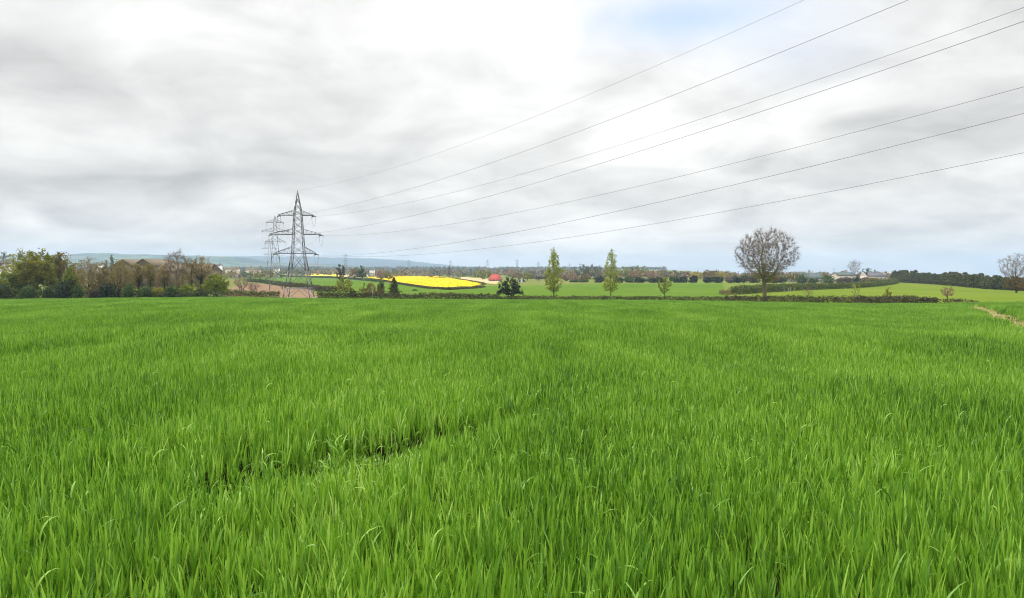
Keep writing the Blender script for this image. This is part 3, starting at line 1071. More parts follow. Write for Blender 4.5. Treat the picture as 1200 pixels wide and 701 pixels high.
hedge('hedge', 'brown hedge between green crop and bare soil behind the pylon legs', [(p[0], p[1], 1.9) for p in a_], 'hedge_leaf', 80, .35, 2, 28)
a_ = [ground_at(*p)[:2] for p in ((296, 323), (340, 324.6), (400, 326.6), (432, 329.4), (450, 331.0))]
hedge('hedge', 'dark hedge along the top of the green crop behind the pylon', [(p[0], p[1], 1.5) for p in a_], 'bramble', 30, .7, 3, 29)
a_ = [ground_at(*p)[:2] for p in ((450, 329.6), (468, 333.4), (500, 338.3), (527, 340.1), (556, 338.4), (566, 337))]
hedge('hedge', 'dark low hedge along the lower edge of the yellow field', [(p[0], p[1], .85) for p in a_], 'hedge_leaf', 60, .4, 2, 30)
a_ = [ground_at(*p)[:2] for p in ((500, 325.6), (530, 327), (550, 330.4), (567, 333.8))]
hedge('hedge', 'dark hedge along the upper edge of the yellow field', [(p[0], p[1], 1.0) for p in a_], 'bramble', 26, .6, 2, 31)

# ------------------------------------------------------------------ left tree row
LR = 'trees of the row along the left field edge'
def tl(cat, label, px, top, w, d, **k):
    k.setdefault('spread', .75)
    tree('tree' if cat == 'tree' else 'shrub', cat, label, px, top, w, d, group=LR, **k)
tl('tree', 'broad olive-green tree in fresh leaf, tallest of the left end', 42, 292.5, 52, 170, shape='bush', leaf='olive', leaves=11440, natt=420, seed=41, lsize=0.345, bark='bark_dark', trunk_h=.18)
tl('tree', 'olive-brown half-leafed tree right of the broad olive-green one', 70, 295.5, 30, 174, shape='bush', leaf='olive_brown', leaves=5060, natt=300, seed=42, lsize=0.310, trunk_h=.2)
tl('tree', 'bright green leafy shrub tree at the left picture edge', 8, 319, 38, 166, leaf='fresh', leaves=5280, natt=160, seed=43, lsize=0.299, shape='dome', stems=3, trunk_h=.1)
tl('tree', 'small bright green tree before the half-leafed brown tree', 82, 313, 20, 166, leaf='fresh', leaves=2860, natt=120, seed=44, lsize=0.276, shape='dome', trunk_h=.12)
tl('tree', 'wide golden-brown twiggy tree with a forked pale trunk', 104, 302, 40, 170, shape='bush', leaf='tan_brown', leaves=4620, natt=520, seed=45, lsize=0.230, trunk_h=.2, bark='bark')
tl('tree', 'golden-brown low spreading tree between two twiggy trees', 122, 312, 32, 173, leaf='tan_brown', leaves=4400, natt=300, seed=46, lsize=0.253, shape='dome', trunk_h=.15)
tl('tree', 'brown twiggy tree whose dark trunk forks like a V', 139, 304.5, 30, 169, shape='bush', leaf='olive_brown', leaves=3300, natt=420, seed=47, lsize=0.207, trunk_h=.28, bark='bark_dark', trunk_r=.3)
tl('tree', 'pollarded dark ivy-clad trunk with thin brown twigs', 162, 309, 18, 167, leaf='olive_brown', leaves=1540, natt=200, seed=48, lsize=0.207, trunk_h=.5, shape='tall', bark='bark_dark', trunk_r=.32, ivy=(.7, 500, .35, .22, 'bramble'))
tl('tree', 'ivy-clad upright tree right of the pollarded dark trunk', 176, 309, 16, 168, leaf='olive_brown', leaves=1430, natt=190, seed=49, lsize=0.207, trunk_h=.5, shape='tall', bark='bark_dark', ivy=(.65, 520, .4, .22, 'bramble'))
tl('tree', 'slim tree with an ivy knob halfway up its trunk', 192, 309, 18, 167, leaf='tan_brown', leaves=1540, natt=200, seed=50, lsize=0.207, trunk_h=.45, shape='tall', bark='bark_dark', ivy=(.6, 600, .45, .22, 'dark_green'))
tl('tree', 'tall pale bare tree standing above the rest of the row', 207.5, 294, 25, 168, shape='tall', leaf='bud', leaves=2600, natt=340, seed=51, lsize=.7, bare=True, buds=500, trunk_h=.42, bark='bark_pale', trunk_r=.26, ivy=(.3, 260, .3, .22, 'mid_green'))
tl('tree', 'fine-twigged brown tree right of the tall pale bare one', 224, 302, 22, 168, leaf='tan_brown', leaves=1540, natt=300, seed=52, lsize=0.196, trunk_h=.38, shape='tall', bark='bark_dark', ivy=(.45, 350, .3, .22, 'bramble'))
tl('tree', 'brown bare-topped tree with a thick ivy-covered lower trunk', 236, 299, 24, 169, leaf='tan_brown', leaves=1980, natt=340, seed=53, lsize=0.196, trunk_h=.42, shape='tall', bark='bark_dark', trunk_r=.3, ivy=(.5, 700, .4, .24, 'bramble'))
tl('shrub', 'rounded yellow-green willow shrub at the right end of the row', 253, 321, 34, 164, leaf='fresh', leaves=6600, natt=200, seed=54, lsize=0.253, shape='dome', stems=4, trunk_h=.1)
tl('tree', 'brown twiggy low tree before the left twin barn gable', 150, 309, 26, 175, shape='dome', leaf='tan_brown', leaves=2000, natt=320, seed=55, lsize=.2, trunk_h=.1)
tl('tree', 'tan twiggy low tree between the ivy-clad trunks', 183, 312, 26, 176, shape='dome', leaf='tan_brown', leaves=2000, natt=320, seed=56, lsize=.2, trunk_h=.1)
tl('tree', 'olive-tan low tree behind the tall pale bare tree', 214, 312, 28, 176, shape='dome', leaf='olive_brown', leaves=2200, natt=320, seed=57, lsize=.2, trunk_h=.1)
tl('tree', 'tan low tree behind the ivy-covered lower trunk', 240, 313, 24, 176, shape='dome', leaf='tan_brown', leaves=1900, natt=300, seed=58, lsize=.2, trunk_h=.1)
tl('tree', 'leafy olive tree filling the gap by the holly', 88, 308, 26, 178, shape='dome', leaf='olive', leaves=2200, natt=300, seed=59, lsize=.24, trunk_h=.1)
tl('tree', 'olive tree behind the left edge shrub tree', 22, 308, 28, 178, shape='dome', leaf='olive', leaves=2600, natt=300, seed=60, lsize=.25, trunk_h=.1)
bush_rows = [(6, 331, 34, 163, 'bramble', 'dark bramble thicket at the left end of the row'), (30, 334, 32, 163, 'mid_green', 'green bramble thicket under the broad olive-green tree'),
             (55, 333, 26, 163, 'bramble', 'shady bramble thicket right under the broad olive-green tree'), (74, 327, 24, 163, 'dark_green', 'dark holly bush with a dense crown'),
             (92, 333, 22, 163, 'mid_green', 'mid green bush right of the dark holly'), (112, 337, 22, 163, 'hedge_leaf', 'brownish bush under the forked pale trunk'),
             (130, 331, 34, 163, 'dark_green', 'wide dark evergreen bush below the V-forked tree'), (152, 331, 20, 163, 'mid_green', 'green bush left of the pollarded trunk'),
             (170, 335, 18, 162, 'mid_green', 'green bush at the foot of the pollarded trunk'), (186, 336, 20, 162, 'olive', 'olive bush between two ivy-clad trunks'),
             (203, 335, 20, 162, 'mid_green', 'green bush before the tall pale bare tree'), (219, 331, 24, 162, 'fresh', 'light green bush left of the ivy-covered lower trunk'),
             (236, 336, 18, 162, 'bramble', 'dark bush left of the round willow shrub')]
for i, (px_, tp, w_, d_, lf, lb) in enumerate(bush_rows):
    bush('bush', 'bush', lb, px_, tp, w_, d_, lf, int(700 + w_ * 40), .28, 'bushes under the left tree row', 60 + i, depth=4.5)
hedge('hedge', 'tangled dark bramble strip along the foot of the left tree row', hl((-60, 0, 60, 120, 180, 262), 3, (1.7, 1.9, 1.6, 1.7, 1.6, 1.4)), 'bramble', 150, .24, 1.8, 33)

# behind the row
tree('tree', 'tree', 'yellow-green willow dome behind the left end of the tree row', 16, 297.5, 26, 300, leaf='yellow_green', leaves=1500, natt=120, seed=71, lsize=.5, shape='dome')
tree('tree', 'tree', 'dark bare tree at the far upper left edge', 4, 295.5, 14, 380, leaf='grey_brown', leaves=700, natt=120, seed=72, lsize=.55)
tree('tree', 'tree', 'small dark pointed conifer on the skyline left of the brown barns', 131, 299, 5, 620, leaf='conifer_needle', leaves=500, natt=80, seed=73, lsize=.8, shape='poplar', trunk_h=.1)
tree('tree', 'tree', 'dark purple-brown tree beside the pointed skyline conifer', 125, 305, 9, 560, leaf='grey_brown', leaves=500, natt=80, seed=74, lsize=.7)
tree('shrub', 'shrub', 'pinkish bare shrub on the soil left of the pylon', 283, 326, 16, 190, leaf='twig_pink', leaves=900, natt=200, seed=75, lsize=.7, bare=True, shape='fan', stems=4, trunk_h=.1, twig='twig_pink', buds=200)
tree('shrub', 'shrub', 'second pinkish bare shrub nearer the bare soil', 297, 331, 14, 186, leaf='twig_pink', leaves=700, natt=160, seed=76, lsize=.6, bare=True, shape='fan', stems=4, trunk_h=.1, twig='twig_pink', buds=200)

# ------------------------------------------------------------------ middle trees
tree('tree', 'tree', 'olive-green rounded tree right of the pylon', 403, 324.5, 26, 182, leaf='olive', leaves=1500, natt=180, seed=80, lsize=.26, shape='dome', stems=2, trunk_h=.12)
bush('bush', 'bush', 'dark green bush at the foot of the rounded olive tree', 413, 338, 10, 184, 'dark_green', 400, .3, None, 81)
tree('shrub', 'shrub', 'tawny golden shrub thicket left of the birch', 431, 331.5, 24, 186, leaf='orange_leaf', leaves=1500, natt=140, seed=82, lsize=.26, shape='low', stems=4, trunk_h=.08)
tree('birch', 'tree', 'slim birch with a white trunk', 436.5, 330, 8, 172, leaf='olive_brown', leaves=160, natt=70, seed=83, lsize=.16, shape='tall', trunk_h=.55, bark='birch_bark', trunk_r=.13, tipr=.02)
tree('shrub', 'shrub', 'ochre shrub between birch and spruce', 446, 334, 14, 187, leaf='orange_leaf', leaves=700, natt=90, seed=84, lsize=.26, shape='low', stems=3, trunk_h=.08)
bush('bush', 'bush', 'mid green bush left behind the spruce', 446, 327.5, 14, 215, 'mid_green', 800, .34, None, 85)
bush('bush', 'bush', 'low dark tuft standing in the green crop under the yellow field', 486, 339, 8, 262, 'mid_green', 250, .35, None, 86)
def conifer_mesh(h, w, rng, n, size, shape=1.0, skirt=.08):
    c = []
    ax = []
    for i in range(n):
        z = rng.uniform(0, 1) ** 1.25
        tier = .82 + .18 * math.sin(z * 34)
        rr = (1 - z) ** shape * (rng.uniform(.3, 1.0)) * tier * (1 if z > .04 else .8)
        a = rng.uniform(0, 6.283)
        lump = 1 + .22 * math.sin(a * 3 + z * 9)
        c.append((math.cos(a) * rr * w / 2 * lump, math.sin(a) * rr * w / 2 * lump, h * (skirt + (1 - skirt) * z) - .2 * rr))
        ax.append((math.cos(a), math.sin(a), -.25 + .5 * z))
    v, f = leaf_quads(np.array(c), size, rng, .2, 2.4, np.array(ax))
    return v, f
def spruce(label, px, top, w_px, d, seed, leaf='conifer_needle', n=1500, size=.34, group=None):
    rng = np.random.RandomState(seed)
    x = xat(px, d)
    z0 = float(gz(x, d))
    h = pt(px, top, d)[2] - z0
    root = empty('spruce', (x, d, z0), label, 'tree', group)
    v, f = conifer_mesh(h, w_px / F * d, rng, n, size, .8, .16)
    obj('crown', mk_mesh('crown', v, f, M[leaf]), root)
    G = Geo()
    G.bar((0, 0, -.1), (0, 0, h * .95), .14, .03, 6)
    obj('trunk', G.mesh('trunk', M['bark']), root)
    return root
spruce('dark olive spruce standing alone between birch and yellow field', 461.5, 325.5, 20, 172, 87, n=1300)

tree('pine', 'tree', 'dark green dense bushy pine in front of the red-roofed house', 597, 325, 31, 168, leaf='dark_green', leaves=3600, natt=260, seed=88, lsize=.26, shape='dome', bark='bark_dark', trunk_h=.2, spread=.6, stems=3)
PG = 'upright poplars on the far field edge'
tree('poplar', 'tree', 'tall yellow-green upright poplar left of the pair', 649, 290.5, 21, 166, leaf='poplar_leaf', leaves=4300, natt=700, seed=89, lsize=.23, shape='poplar', bark='bark', trunk_h=.5, spread=.35, trop=.55, group=PG, up=.1, tipr=.018)
tree('poplar', 'tree', 'thinner yellow-green upright poplar right of the pair', 716, 292, 20, 166, leaf='poplar_leaf', leaves=3300, natt=600, seed=90, lsize=.22, shape='poplar', bark='bark', trunk_h=.5, spread=.35, trop=.55, group=PG, up=.1, tipr=.018)
bush('bush', 'bush', 'small dark bush at the foot of the right poplar', 709, 347.2, 10, 160, 'dark_green', 260, .2, None, 91)
tree('tree', 'tree', 'short olive-green tree alone between poplar and round bare tree', 779, 323, 17, 163, leaf='fresh', leaves=1100, natt=220, seed=92, lsize=.22, shape='fan', bark='bark', trunk_h=.3, spread=.45)
tree('ash', 'tree', 'large round-crowned bare tree with purple-brown twigs at the field edge', 897, 269.5, 67, 157, leaf='bud', leaves=22000, natt=2300, seed=93, lsize=.80, shape='ash', bark='bark_pale', trunk_h=.33,
     trunk_r=.42, bare=True, buds=2600, tipr=.0105, ivy=(.72, 2600, .55, .24, 'olive'), trop=.16)
tree('sapling', 'tree', 'leafless grey-brown sapling on the low hedge', 948, 334, 13, 152, leaf='bud', leaves=380, natt=90, seed=94, lsize=.45, bare=True, shape='fan', stems=3, trunk_h=.2, buds=120, twig='twig_pink', tipr=.013)
tree('sapling', 'tree', 'thin sapling with a small yellow-green top', 1003, 333.5, 12, 148, leaf='poplar_leaf', leaves=240, natt=80, seed=95, lsize=.2, shape='fan', trunk_h=.35, tipr=.013)
tree('sapling', 'tree', 'stout yellow-olive young tree', 1041, 337, 10.5, 144, leaf='yellow_green', leaves=900, natt=90, seed=96, lsize=.17, shape='dome', trunk_h=.3, tipr=.015)
tree('shrub', 'shrub', 'pinkish bare shrub alone on the yellow-green field edge', 1111, 336, 14, 141, leaf='pinkish', leaves=560, natt=140, seed=97, lsize=.18, shape='round', trunk_h=.25, twig='twig_pink', tipr=.013)
tree('tree', 'tree', 'bare grey tree rising behind the conifer row at the right edge', 1192, 297.5, 34, 236, leaf='bud', leaves=3600, natt=600, seed=98, lsize=.9, bare=True, shape='round', trunk_h=.3, bark='bark', buds=1300, tipr=.024)
tree('tree', 'tree', 'rust-orange leafing tree at the right end of the conifers', 1190, 322, 24, 234, leaf='orange_leaf', leaves=1700, natt=160, seed=99, lsize=.34, shape='dome', trunk_h=.1, stems=2)

# white tree guards and a round bale by the tall hedge
for i, px_ in enumerate((919, 923.5, 926.5, 930)):
    x, y, z = ground_at(px_, 342.6)
    G = Geo()
    lean = (-.1, .15, -.05, .3)[i]
    G.bar((0, 0, -.1), (lean, 0, 1.5), .09, .07, 6)
    G.bar((lean, 0, 1.5), (lean * 1.04, 0, 1.56), .07, .02, 6)
    o = obj('fence_post', G.mesh('fence_post', M['post']), None, (x, y, z))
    tag(o, 'short bleached wooden post before the tall hedge, ' + ('leftmost of four', 'second from the left', 'third from the left', 'leaning rightmost one')[i], 'post', 'bleached posts before the tall hedge')
hedge('hedge', 'brown clipped hedge end left of the tall curving hedge', [(*ground_at(843, 345.6)[:2], 1.5), (*ground_at(857, 345.8)[:2], 1.6)], 'tan_brown', 170, .26, 1.8, 34, ragged=.08)

# ------------------------------------------------------------------ conifer plantation (copies of four)
cp = []
cl = 'dark green conifer in the dense plantation row at the right'
line = [ground_at(*p)[:2] for p in ((1052, 330.6), (1080, 332.2), (1110, 333.8), (1135, 336), (1160, 338.2), (1185, 340.2), (1215, 341.5), (1240, 342.5))]
Lp = np.array(line)
S = np.concatenate([[0], np.cumsum(np.linalg.norm(np.diff(Lp, axis=0), axis=1))])
rng = np.random.RandomState(12)
def make_conifer(k):
    r_ = np.random.RandomState(200 + k)
    root = empty('conifer', (0, 0, 0), cl, 'tree', 'conifers of the plantation row')
    w = 5.6 + k * .4
    c = []
    ax = []
    for i in range(900):
        z = r_.uniform(0, 1)
        prof = (.72 if z < .3 else 1.0) * (1 - max(0, z - .35) / .65 * .78) ** .9
        if z < .3 and r_.uniform() < .55: continue
        a = r_.uniform(0, 6.283)
        rr = prof * (r_.uniform(.25, 1) ** .5) * (1 + .2 * math.sin(3 * a + 7 * z + k))
        c.append((math.cos(a) * rr * w / 2, math.sin(a) * rr * w / 2, 1 * (.03 + .97 * z) * 8.6))
        ax.append((math.cos(a), math.sin(a), .1 + z))
    v, f = leaf_quads(np.array(c), .5, r_, .3, 2.0, np.array(ax))
    obj('crown', mk_mesh('crown', v, f, M['conifer_needle']), root)
    G = Geo()
    G.bar((0, 0, -.2), (0, 0, 8.2), .2, .05, 6)
    obj('trunk', G.mesh('trunk', M['bark_dark']), root)
    return root
protos = [make_conifer(k) for k in range(4)]
used = set()
def place_copy(k, loc, rz, s, label=None):
    src = protos[k]
    if k not in used:
        used.add(k)
        r_ = src
    else:
        r_ = src.copy()
        COL.objects.link(r_)
        for ch in list(src.children):
            c_ = ch.copy()
            COL.objects.link(c_)
            c_.parent = r_
    r_.location = loc
    r_.rotation_euler = (0, 0, rz)
    r_.scale = s
    return r_
pos = 0.0
i = 0
while pos < S[-1]:
    for row in (0, 1):
        x = np.interp(pos, S, Lp[:, 0]) + rng.normal(0, .8)
        y = np.interp(pos, S, Lp[:, 1]) + 3 + row * 5 + rng.normal(0, .6)
        pxc = CX + F * x / y
        top = np.interp(pxc, (1050, 1056, 1075, 1100, 1130, 1150, 1160, 1200), (317.5, 316, 318.2, 319.6, 320.6, 321.6, 324, 325))
        z = float(gz(x, y))
        h = (pt(pxc, top, y)[2] - z) * rng.uniform(.80, 1.12) * (.86 if row else 1)
        place_copy(i % 4, (x, y, z), rng.uniform(0, 6), (rng.uniform(.75, 1.1), rng.uniform(.75, 1.1), h / 8.6))
        i += 1
    pos += 4.9
lp2 = [(p[0], p[1] + 1.0, 1.6) for p in line]
hedge('undergrowth', 'dark green undergrowth along the foot of the conifer row', lp2, 'bramble', 45, .5, 2.2, 35, cat='undergrowth')

# ------------------------------------------------------------------ middle-distance tree band
BG = 'trees of the band behind the green field'
def tb(label, px, top, w, d, leaf, n=420, ls=.75, shape='round', natt=70, seed=0, name='tree', **k):
    tree(name, 'tree', label, px, top, w * 1.3, d, leaf=leaf, leaves=n, lsize=ls, shape=shape, natt=natt, seed=seed, group=BG, tipr=.05, **k)
band = [
    (399, 310.5, 9, 500, 'bark_ivy', 'dark brown ivy-covered tree upright behind the green crop'),
    (424.5, 311.5, 8, 560, 'mid_green', 'mid green tree above the tawny shrub thicket'),
    (416, 313, 12, 590, 'tan_brown', 'tan bare tree left of the mid green one'),
    (446.5, 315, 12, 600, 'pinkish', 'pinkish bare tree above the left tip of the yellow field'),
    (455, 318.5, 9, 560, 'olive', 'low olive tree over the left tip of the yellow field'),
    (526, 311.5, 7, 900, 'grey_brown', 'taller grey-green tree on the skyline over the yellow field'),
    (568, 316, 15, 640, 'olive', 'rounded olive tree left of the red roof'),
    (598.5, 314.5, 17, 760, 'pinkish', 'brown-pink tree rising behind the dark bushy pine'),
    (607.5, 319, 11, 600, 'tan_brown', 'pale tan tree beside the white-gabled house'),
    (618, 319.5, 10, 560, 'yellow_green', 'pale yellow-green tree right of the white-gabled house'),
    (631, 322, 14, 560, 'grey_brown', 'grey-brown tree left of the taller poplar'),
    (640, 320, 12, 620, 'tan_brown', 'tan tree half hidden by the taller poplar'),
    (664, 322, 12, 540, 'pinkish', 'brown-pink low tree right of the taller poplar'),
    (675, 322.5, 12, 520, 'pinkish', 'pink-brown shrubby tree under the tall grey-green tree'),
    (684, 309.5, 20, 600, 'grey_green', 'tall grey-green tree left of the group between the poplars'),
    (697, 309.8, 22, 620, 'grey_green', 'tall broad grey-green tree in the group between the poplars'),
    (686, 321, 10, 500, 'tan_brown', 'pale blossom-coloured small tree before the tall grey-green group'),
    (702, 321.5, 13, 520, 'grey_brown', 'grey bare low tree left of the right poplar'),
    (733, 312.5, 14, 620, 'olive', 'olive-green tree right of the right poplar'),
    (741, 311.8, 14, 640, 'grey_brown', 'grey-brown tree beside a tall olive one'),
    (752, 310.5, 16, 600, 'olive', 'tall olive tree with a rounded top behind the hedge bushes'),
    (745, 317, 14, 560, 'pinkish', 'pink-brown tree below the tall olive one'),
    (763, 317, 16, 560, 'pinkish', 'pink-brown tree right of the tall olive one'),
    (777, 316, 12, 680, 'grey_brown', 'grey tree behind the short olive-green tree'),
    (789.5, 317, 11, 700, 'mid_green', 'dark green tree on the skyline right of the short olive tree'),
    (797, 318, 9, 690, 'grey_brown', 'grey-brown tree right of the dark green skyline tree'),
    (804.5, 317.5, 9, 680, 'pinkish', 'pink-grey tree left of the golden tree'),
    (816, 318.5, 13, 560, 'gold_leaf', 'golden-yellow blossoming tree behind the green field'),
    (829, 316, 14, 560, 'tan_brown', 'tan-brown tree right of the golden tree'),
    (838, 315.5, 12, 570, 'olive_brown', 'olive-brown tree further right of the golden tree'),
    (846, 318, 10, 560, 'gold_leaf', 'pale golden tree left of the round bare tree'),
    (858, 319.5, 16, 600, 'tan_brown', 'pale beige tree left behind the round bare tree'),
    (931, 318.5, 18, 480, 'olive_brown', 'olive-brown tree left of the grey-green barn'),
]
M['bark_ivy'] = leafy('bark_ivy', [(.02, .016, .008), (.05, .034, .014), (.09, .055, .02)], .15)
M['grey_green'] = leafy('grey_green', [(.028, .033, .018), (.05, .056, .03), (.075, .075, .042), (.085, .065, .04)], .2)
for i, (px_, tp, w_, d_, lf, lb) in enumerate(band):
    tb(lb, px_, tp, w_, d_, lf, seed=300 + i, n=900, ls=.8, natt=110, shape='dome' if i % 3 else 'bush', trunk_h=.15)
hb = [(672, 328.4, 10, 470, 'mid_green'), (683, 328, 12, 470, 'mid_green'), (703.5, 324.5, 12, 460, 'dark_green'), (727, 324.6, 14, 455, 'dark_green'), (738, 324.2, 14, 455, 'mid_green'),
      (750, 324.8, 16, 455, 'dark_green'), (764, 326, 13, 455, 'dark_green'), (774, 325, 12, 455, 'dark_green'), (791, 324, 13, 455, 'mid_green'), (799, 324, 13, 455, 'dark_green'),
      (812.5, 323.2, 10, 450, 'dark_green'), (829, 325, 12, 450, 'dark_green'), (840, 323.6, 14, 450, 'dark_green'), (855, 324.5, 10, 450, 'grey_brown'), (864, 323.4, 11, 450, 'dark_green'),
      (874, 323.6, 14, 450, 'hedge_leaf'), (884, 323, 12, 450, 'hedge_leaf'), (907, 324, 13, 440, 'orange_leaf'), (917, 325, 12, 440, 'bramble'), (941, 321, 15, 430, 'mid_green'),
      (953, 327, 12, 430, 'mid_green'), (970.5, 321.5, 16, 430, 'mid_green'), (985, 325.5, 7, 430, 'grey_brown'), (993, 325, 10, 430, 'grey_brown'), (1003, 324.6, 10, 430, 'bramble'), (1012, 325.4, 14, 440, 'grey_brown'), (1024, 326, 14, 430, 'olive_brown')]
hlab = ['low green bush left of a row between the poplars', 'low green bush under the tall grey-green trees', 'dark bush just left of the right poplar', 'dark bush just right of the right poplar',
        'green bush under the grey-brown tree right of the right poplar', 'dark bush under the tall olive tree', 'dark bush left behind the short olive-green tree', 'dark bush behind the short olive-green tree',
        'green bush right behind the short olive-green tree', 'dark bush under the grey-brown skyline tree', 'small dark bush under the golden tree', 'dark bush under the tan-brown tree',
        'broad dark bush under the olive-brown tree', 'greyish bush left of the round bare tree', 'dark round bush left behind the round bare tree', 'brown-green bush behind the left limbs of the round bare tree',
        'brown-green bush directly behind the trunk of the round bare tree', 'rusty bush right behind the round bare tree', 'dark bush right of the rusty one', 'rounded green bush before the grey-green barn',
        'low green bush between two barns', 'large rounded green bush right of the dark barn', 'small grey bush before the farm wall', 'grey-brown bush before the farm wall', 'dark bush before the farm wall',
        'pale grey bush left of the farmhouse', 'olive bush below the farmhouse']
for i, ((px_, tp, w_, d_, lf), lb) in enumerate(zip(hb, hlab)):
    bush('bush', 'bush', lb, px_, tp - .5, w_ * 1.3, d_, lf, 620, .75, 'bushes of the band behind the green field', 400 + i)
# around the farm
tree('tree', 'tree', 'lone bare tree on the skyline above the farm', 1001, 305.8, 14, 520, leaf='bud', leaves=1100, natt=220, seed=501, lsize=1.3, bare=True, shape='tall', trunk_h=.45, bark='bark', buds=400, tipr=.04)
tree('tree', 'tree', 'olive-brown thicket tree below the lone bare skyline tree', 991, 316.8, 16, 520, leaf='olive_brown', leaves=700, natt=100, seed=502, lsize=.6, shape='dome')
tree('tree', 'tree', 'rusty thicket tree left of the green tree by the farmhouse', 1006, 317.6, 14, 520, leaf='pinkish', leaves=600, natt=100, seed=503, lsize=.6, shape='dome')
tree('tree', 'tree', 'small bright green tree by the farmhouse', 1016.5, 314.5, 11, 505, leaf='mid_green', leaves=700, natt=90, seed=504, lsize=.55, shape='round')

# ------------------------------------------------------------------ buildings
def building(name, label, x0, x1, ridge, eave, d, depth, wall, roof, base=None, gable_front=False, chimney=None, windows=0, door=None, slant=0.0, cat='house', rz=0.0, group=None):
    """columns x0..x1 and rows of ridge and eave at distance d; walls reach the ground"""
    cx = (x0 + x1) / 2
    x = xat(cx, d)
    z0 = float(gz(x, d)) if base is None else pt(cx, base, d)[2]
    W = (x1 - x0) / F * d
    ze, zr = pt(cx, eave, d)[2] - z0, pt(cx, ridge, d)[2] - z0
    root = empty(name, (x, d, z0), label, cat, group, rz)
    G = Geo()
    G.box((-W / 2, 0, -.3), (W / 2, depth, ze))
    th = .25
    if gable_front:
        for y in (0.0, depth):
            s = -1 if y == 0 else 1
            G.add([(-W / 2, y, ze), (W / 2, y, ze), (.01, y, zr - .15), (-.01, y, zr - .15)], [(0, 1, 2, 3)])
        obj('wall', G.mesh('wall', M[wall]), root)
        Rf = Geo()
        for s in (-1, 1):
            o = .35
            sl = (zr - ze) / (W / 2)
            a = np.array([s * (W / 2 + o), -.4, ze - o * sl])
            b_ = np.array([0, -.4, zr])
            v = [a, b_, b_ + [0, depth + .8, 0], a + [0, depth + .8, 0]]
            v2 = [np.array(p) + [0, 0, th] for p in v]
            Rf.add(v + v2, [(0, 3, 2, 1), (4, 5, 6, 7), (0, 1, 5, 4), (1, 2, 6, 5), (2, 3, 7, 6), (3, 0, 4, 7)])
    else:
        for s in (-1, 1):
            G.add([(s * W / 2, 0, ze), (s * W / 2, depth, ze), (s * (W / 2), depth / 2 + .01, zr - .15), (s * (W / 2), depth / 2 - .01, zr - .15)], [(0, 1, 2, 3)])
        obj('wall', G.mesh('wall', M[wall]), root)
        Rf = Geo()
        sl = (zr - ze) / (depth / 2)
        for s, y in ((-1, -.35), (1, depth + .35)):
            a = np.array([-W / 2 - .35, y, ze - .35 * sl])
            b_ = np.array([-W / 2 - .35 + slant, depth / 2, zr])
            c_ = np.array([W / 2 + .35 - slant, depth / 2, zr])
            e_ = np.array([W / 2 + .35, y, ze - .35 * sl])
            v = [a, e_, c_, b_]
            v2 = [np.array(p) + [0, 0, th] for p in v]
            Rf.add(v + v2, [(0, 3, 2, 1), (4, 5, 6, 7), (0, 1, 5, 4), (1, 2, 6, 5), (2, 3, 7, 6), (3, 0, 4, 7)])
    rf = obj('roof', Rf.mesh('roof', M[roof]), root)
    if chimney is not None:
        Cg = Geo()
        c = chimney * W
        yy = depth / 2
        Cg.box((c - .6, yy - .5, zr - .4), (c + .6, yy + .5, zr + 1.3))
        Cg.box((c - .7, yy - .6, zr + 1.3), (c + .7, yy + .6, zr + 1.45))
        Cg.box((c - .35, yy - .2, zr + 1.45), (c - .05, yy + .2, zr + 1.8))
        obj('chimney', Cg.mesh('chimney', M['grey_wall']), rf)
    for k in range(windows):
        Wn = Geo()
        wx = -W / 2 + W * (k + .5) / windows
        wz = ze * .45
        Wn.box((wx - .55, -.03, wz), (wx + .55, .02, wz + 1.2))
        wo = obj('window', Wn.mesh('window', M['glass']), root)
        Fr = Geo()
        Fr.box((wx - .65, -.08, wz - .12), (wx + .65, -.031, wz))
        obj('sill', Fr.mesh('sill', M['white_wall']), wo)
    if door is not None:
        Dg = Geo()
        dx, dw, dh = door
        Dg.box((dx * W - dw / 2, -.04, 0), (dx * W + dw / 2, .02, dh))
        obj('door', Dg.mesh('door', M['roof_brown'] if cat == 'barn' else M['roof_slate']), root)
    return root
BN = 'brown barns behind the left tree row'
building('barn', 'brown gabled barn, left one of the twin gables behind the left trees', 132, 156, 304.3, 311.6, 332, 30, 'boarding', 'roof_brown', gable_front=True, cat='barn', door=(0, 4.5, 4.5), group=BN)
building('barn', 'brown gabled barn, right one of the twin gables behind the left trees', 155.5, 180, 303.8, 311.4, 338, 30, 'boarding', 'roof_brown', gable_front=True, cat='barn', door=(0, 4.5, 4.5), group=BN)
building('barn', 'long brown-roofed barn behind the tall pale bare tree', 181, 246, 309.4, 318, 336, 14, 'boarding', 'roof_brown', cat='barn', slant=1.2, door=(.1, 4.5, 3.5), group=BN)
CT = 'small pale cottages far behind the left trees'
for (x0, x1, r_, e_, d_, wl_, rf_, lb) in [
    (112, 118, 309.6, 311.0, 760, 'white_wall', 'roof_brown', 'small cream cottage left of the twin barn gables'),
    (264, 278, 313.6, 315.6, 720, 'stone', 'roof_brown', 'long low cream cottage right of the long barn'),
    (287, 303, 314.8, 316.6, 760, 'stone', 'roof_brown', 'long cream cottage halfway to the pylon'),
    (319, 326, 313.8, 315.4, 800, 'white_wall', 'roof_slate', 'small white cottage seen between the two pylons'),
    (253, 257.5, 309.5, 311.5, 800, 'white_wall', 'roof_slate', 'tall white cottage behind the end of the long barn'),
    (433, 438, 315.4, 316.8, 900, 'white_wall', 'roof_slate', 'white cottage below the far blue hill'),
    (0, 12, 306.8, 309.2, 420, 'white_wall', 'roof_slate', 'pale roofed shed at the left picture edge')]:
    building('cottage', lb, x0, x1, r_, e_, d_, 8, wl_, rf_, windows=3, chimney=.3, group=CT)
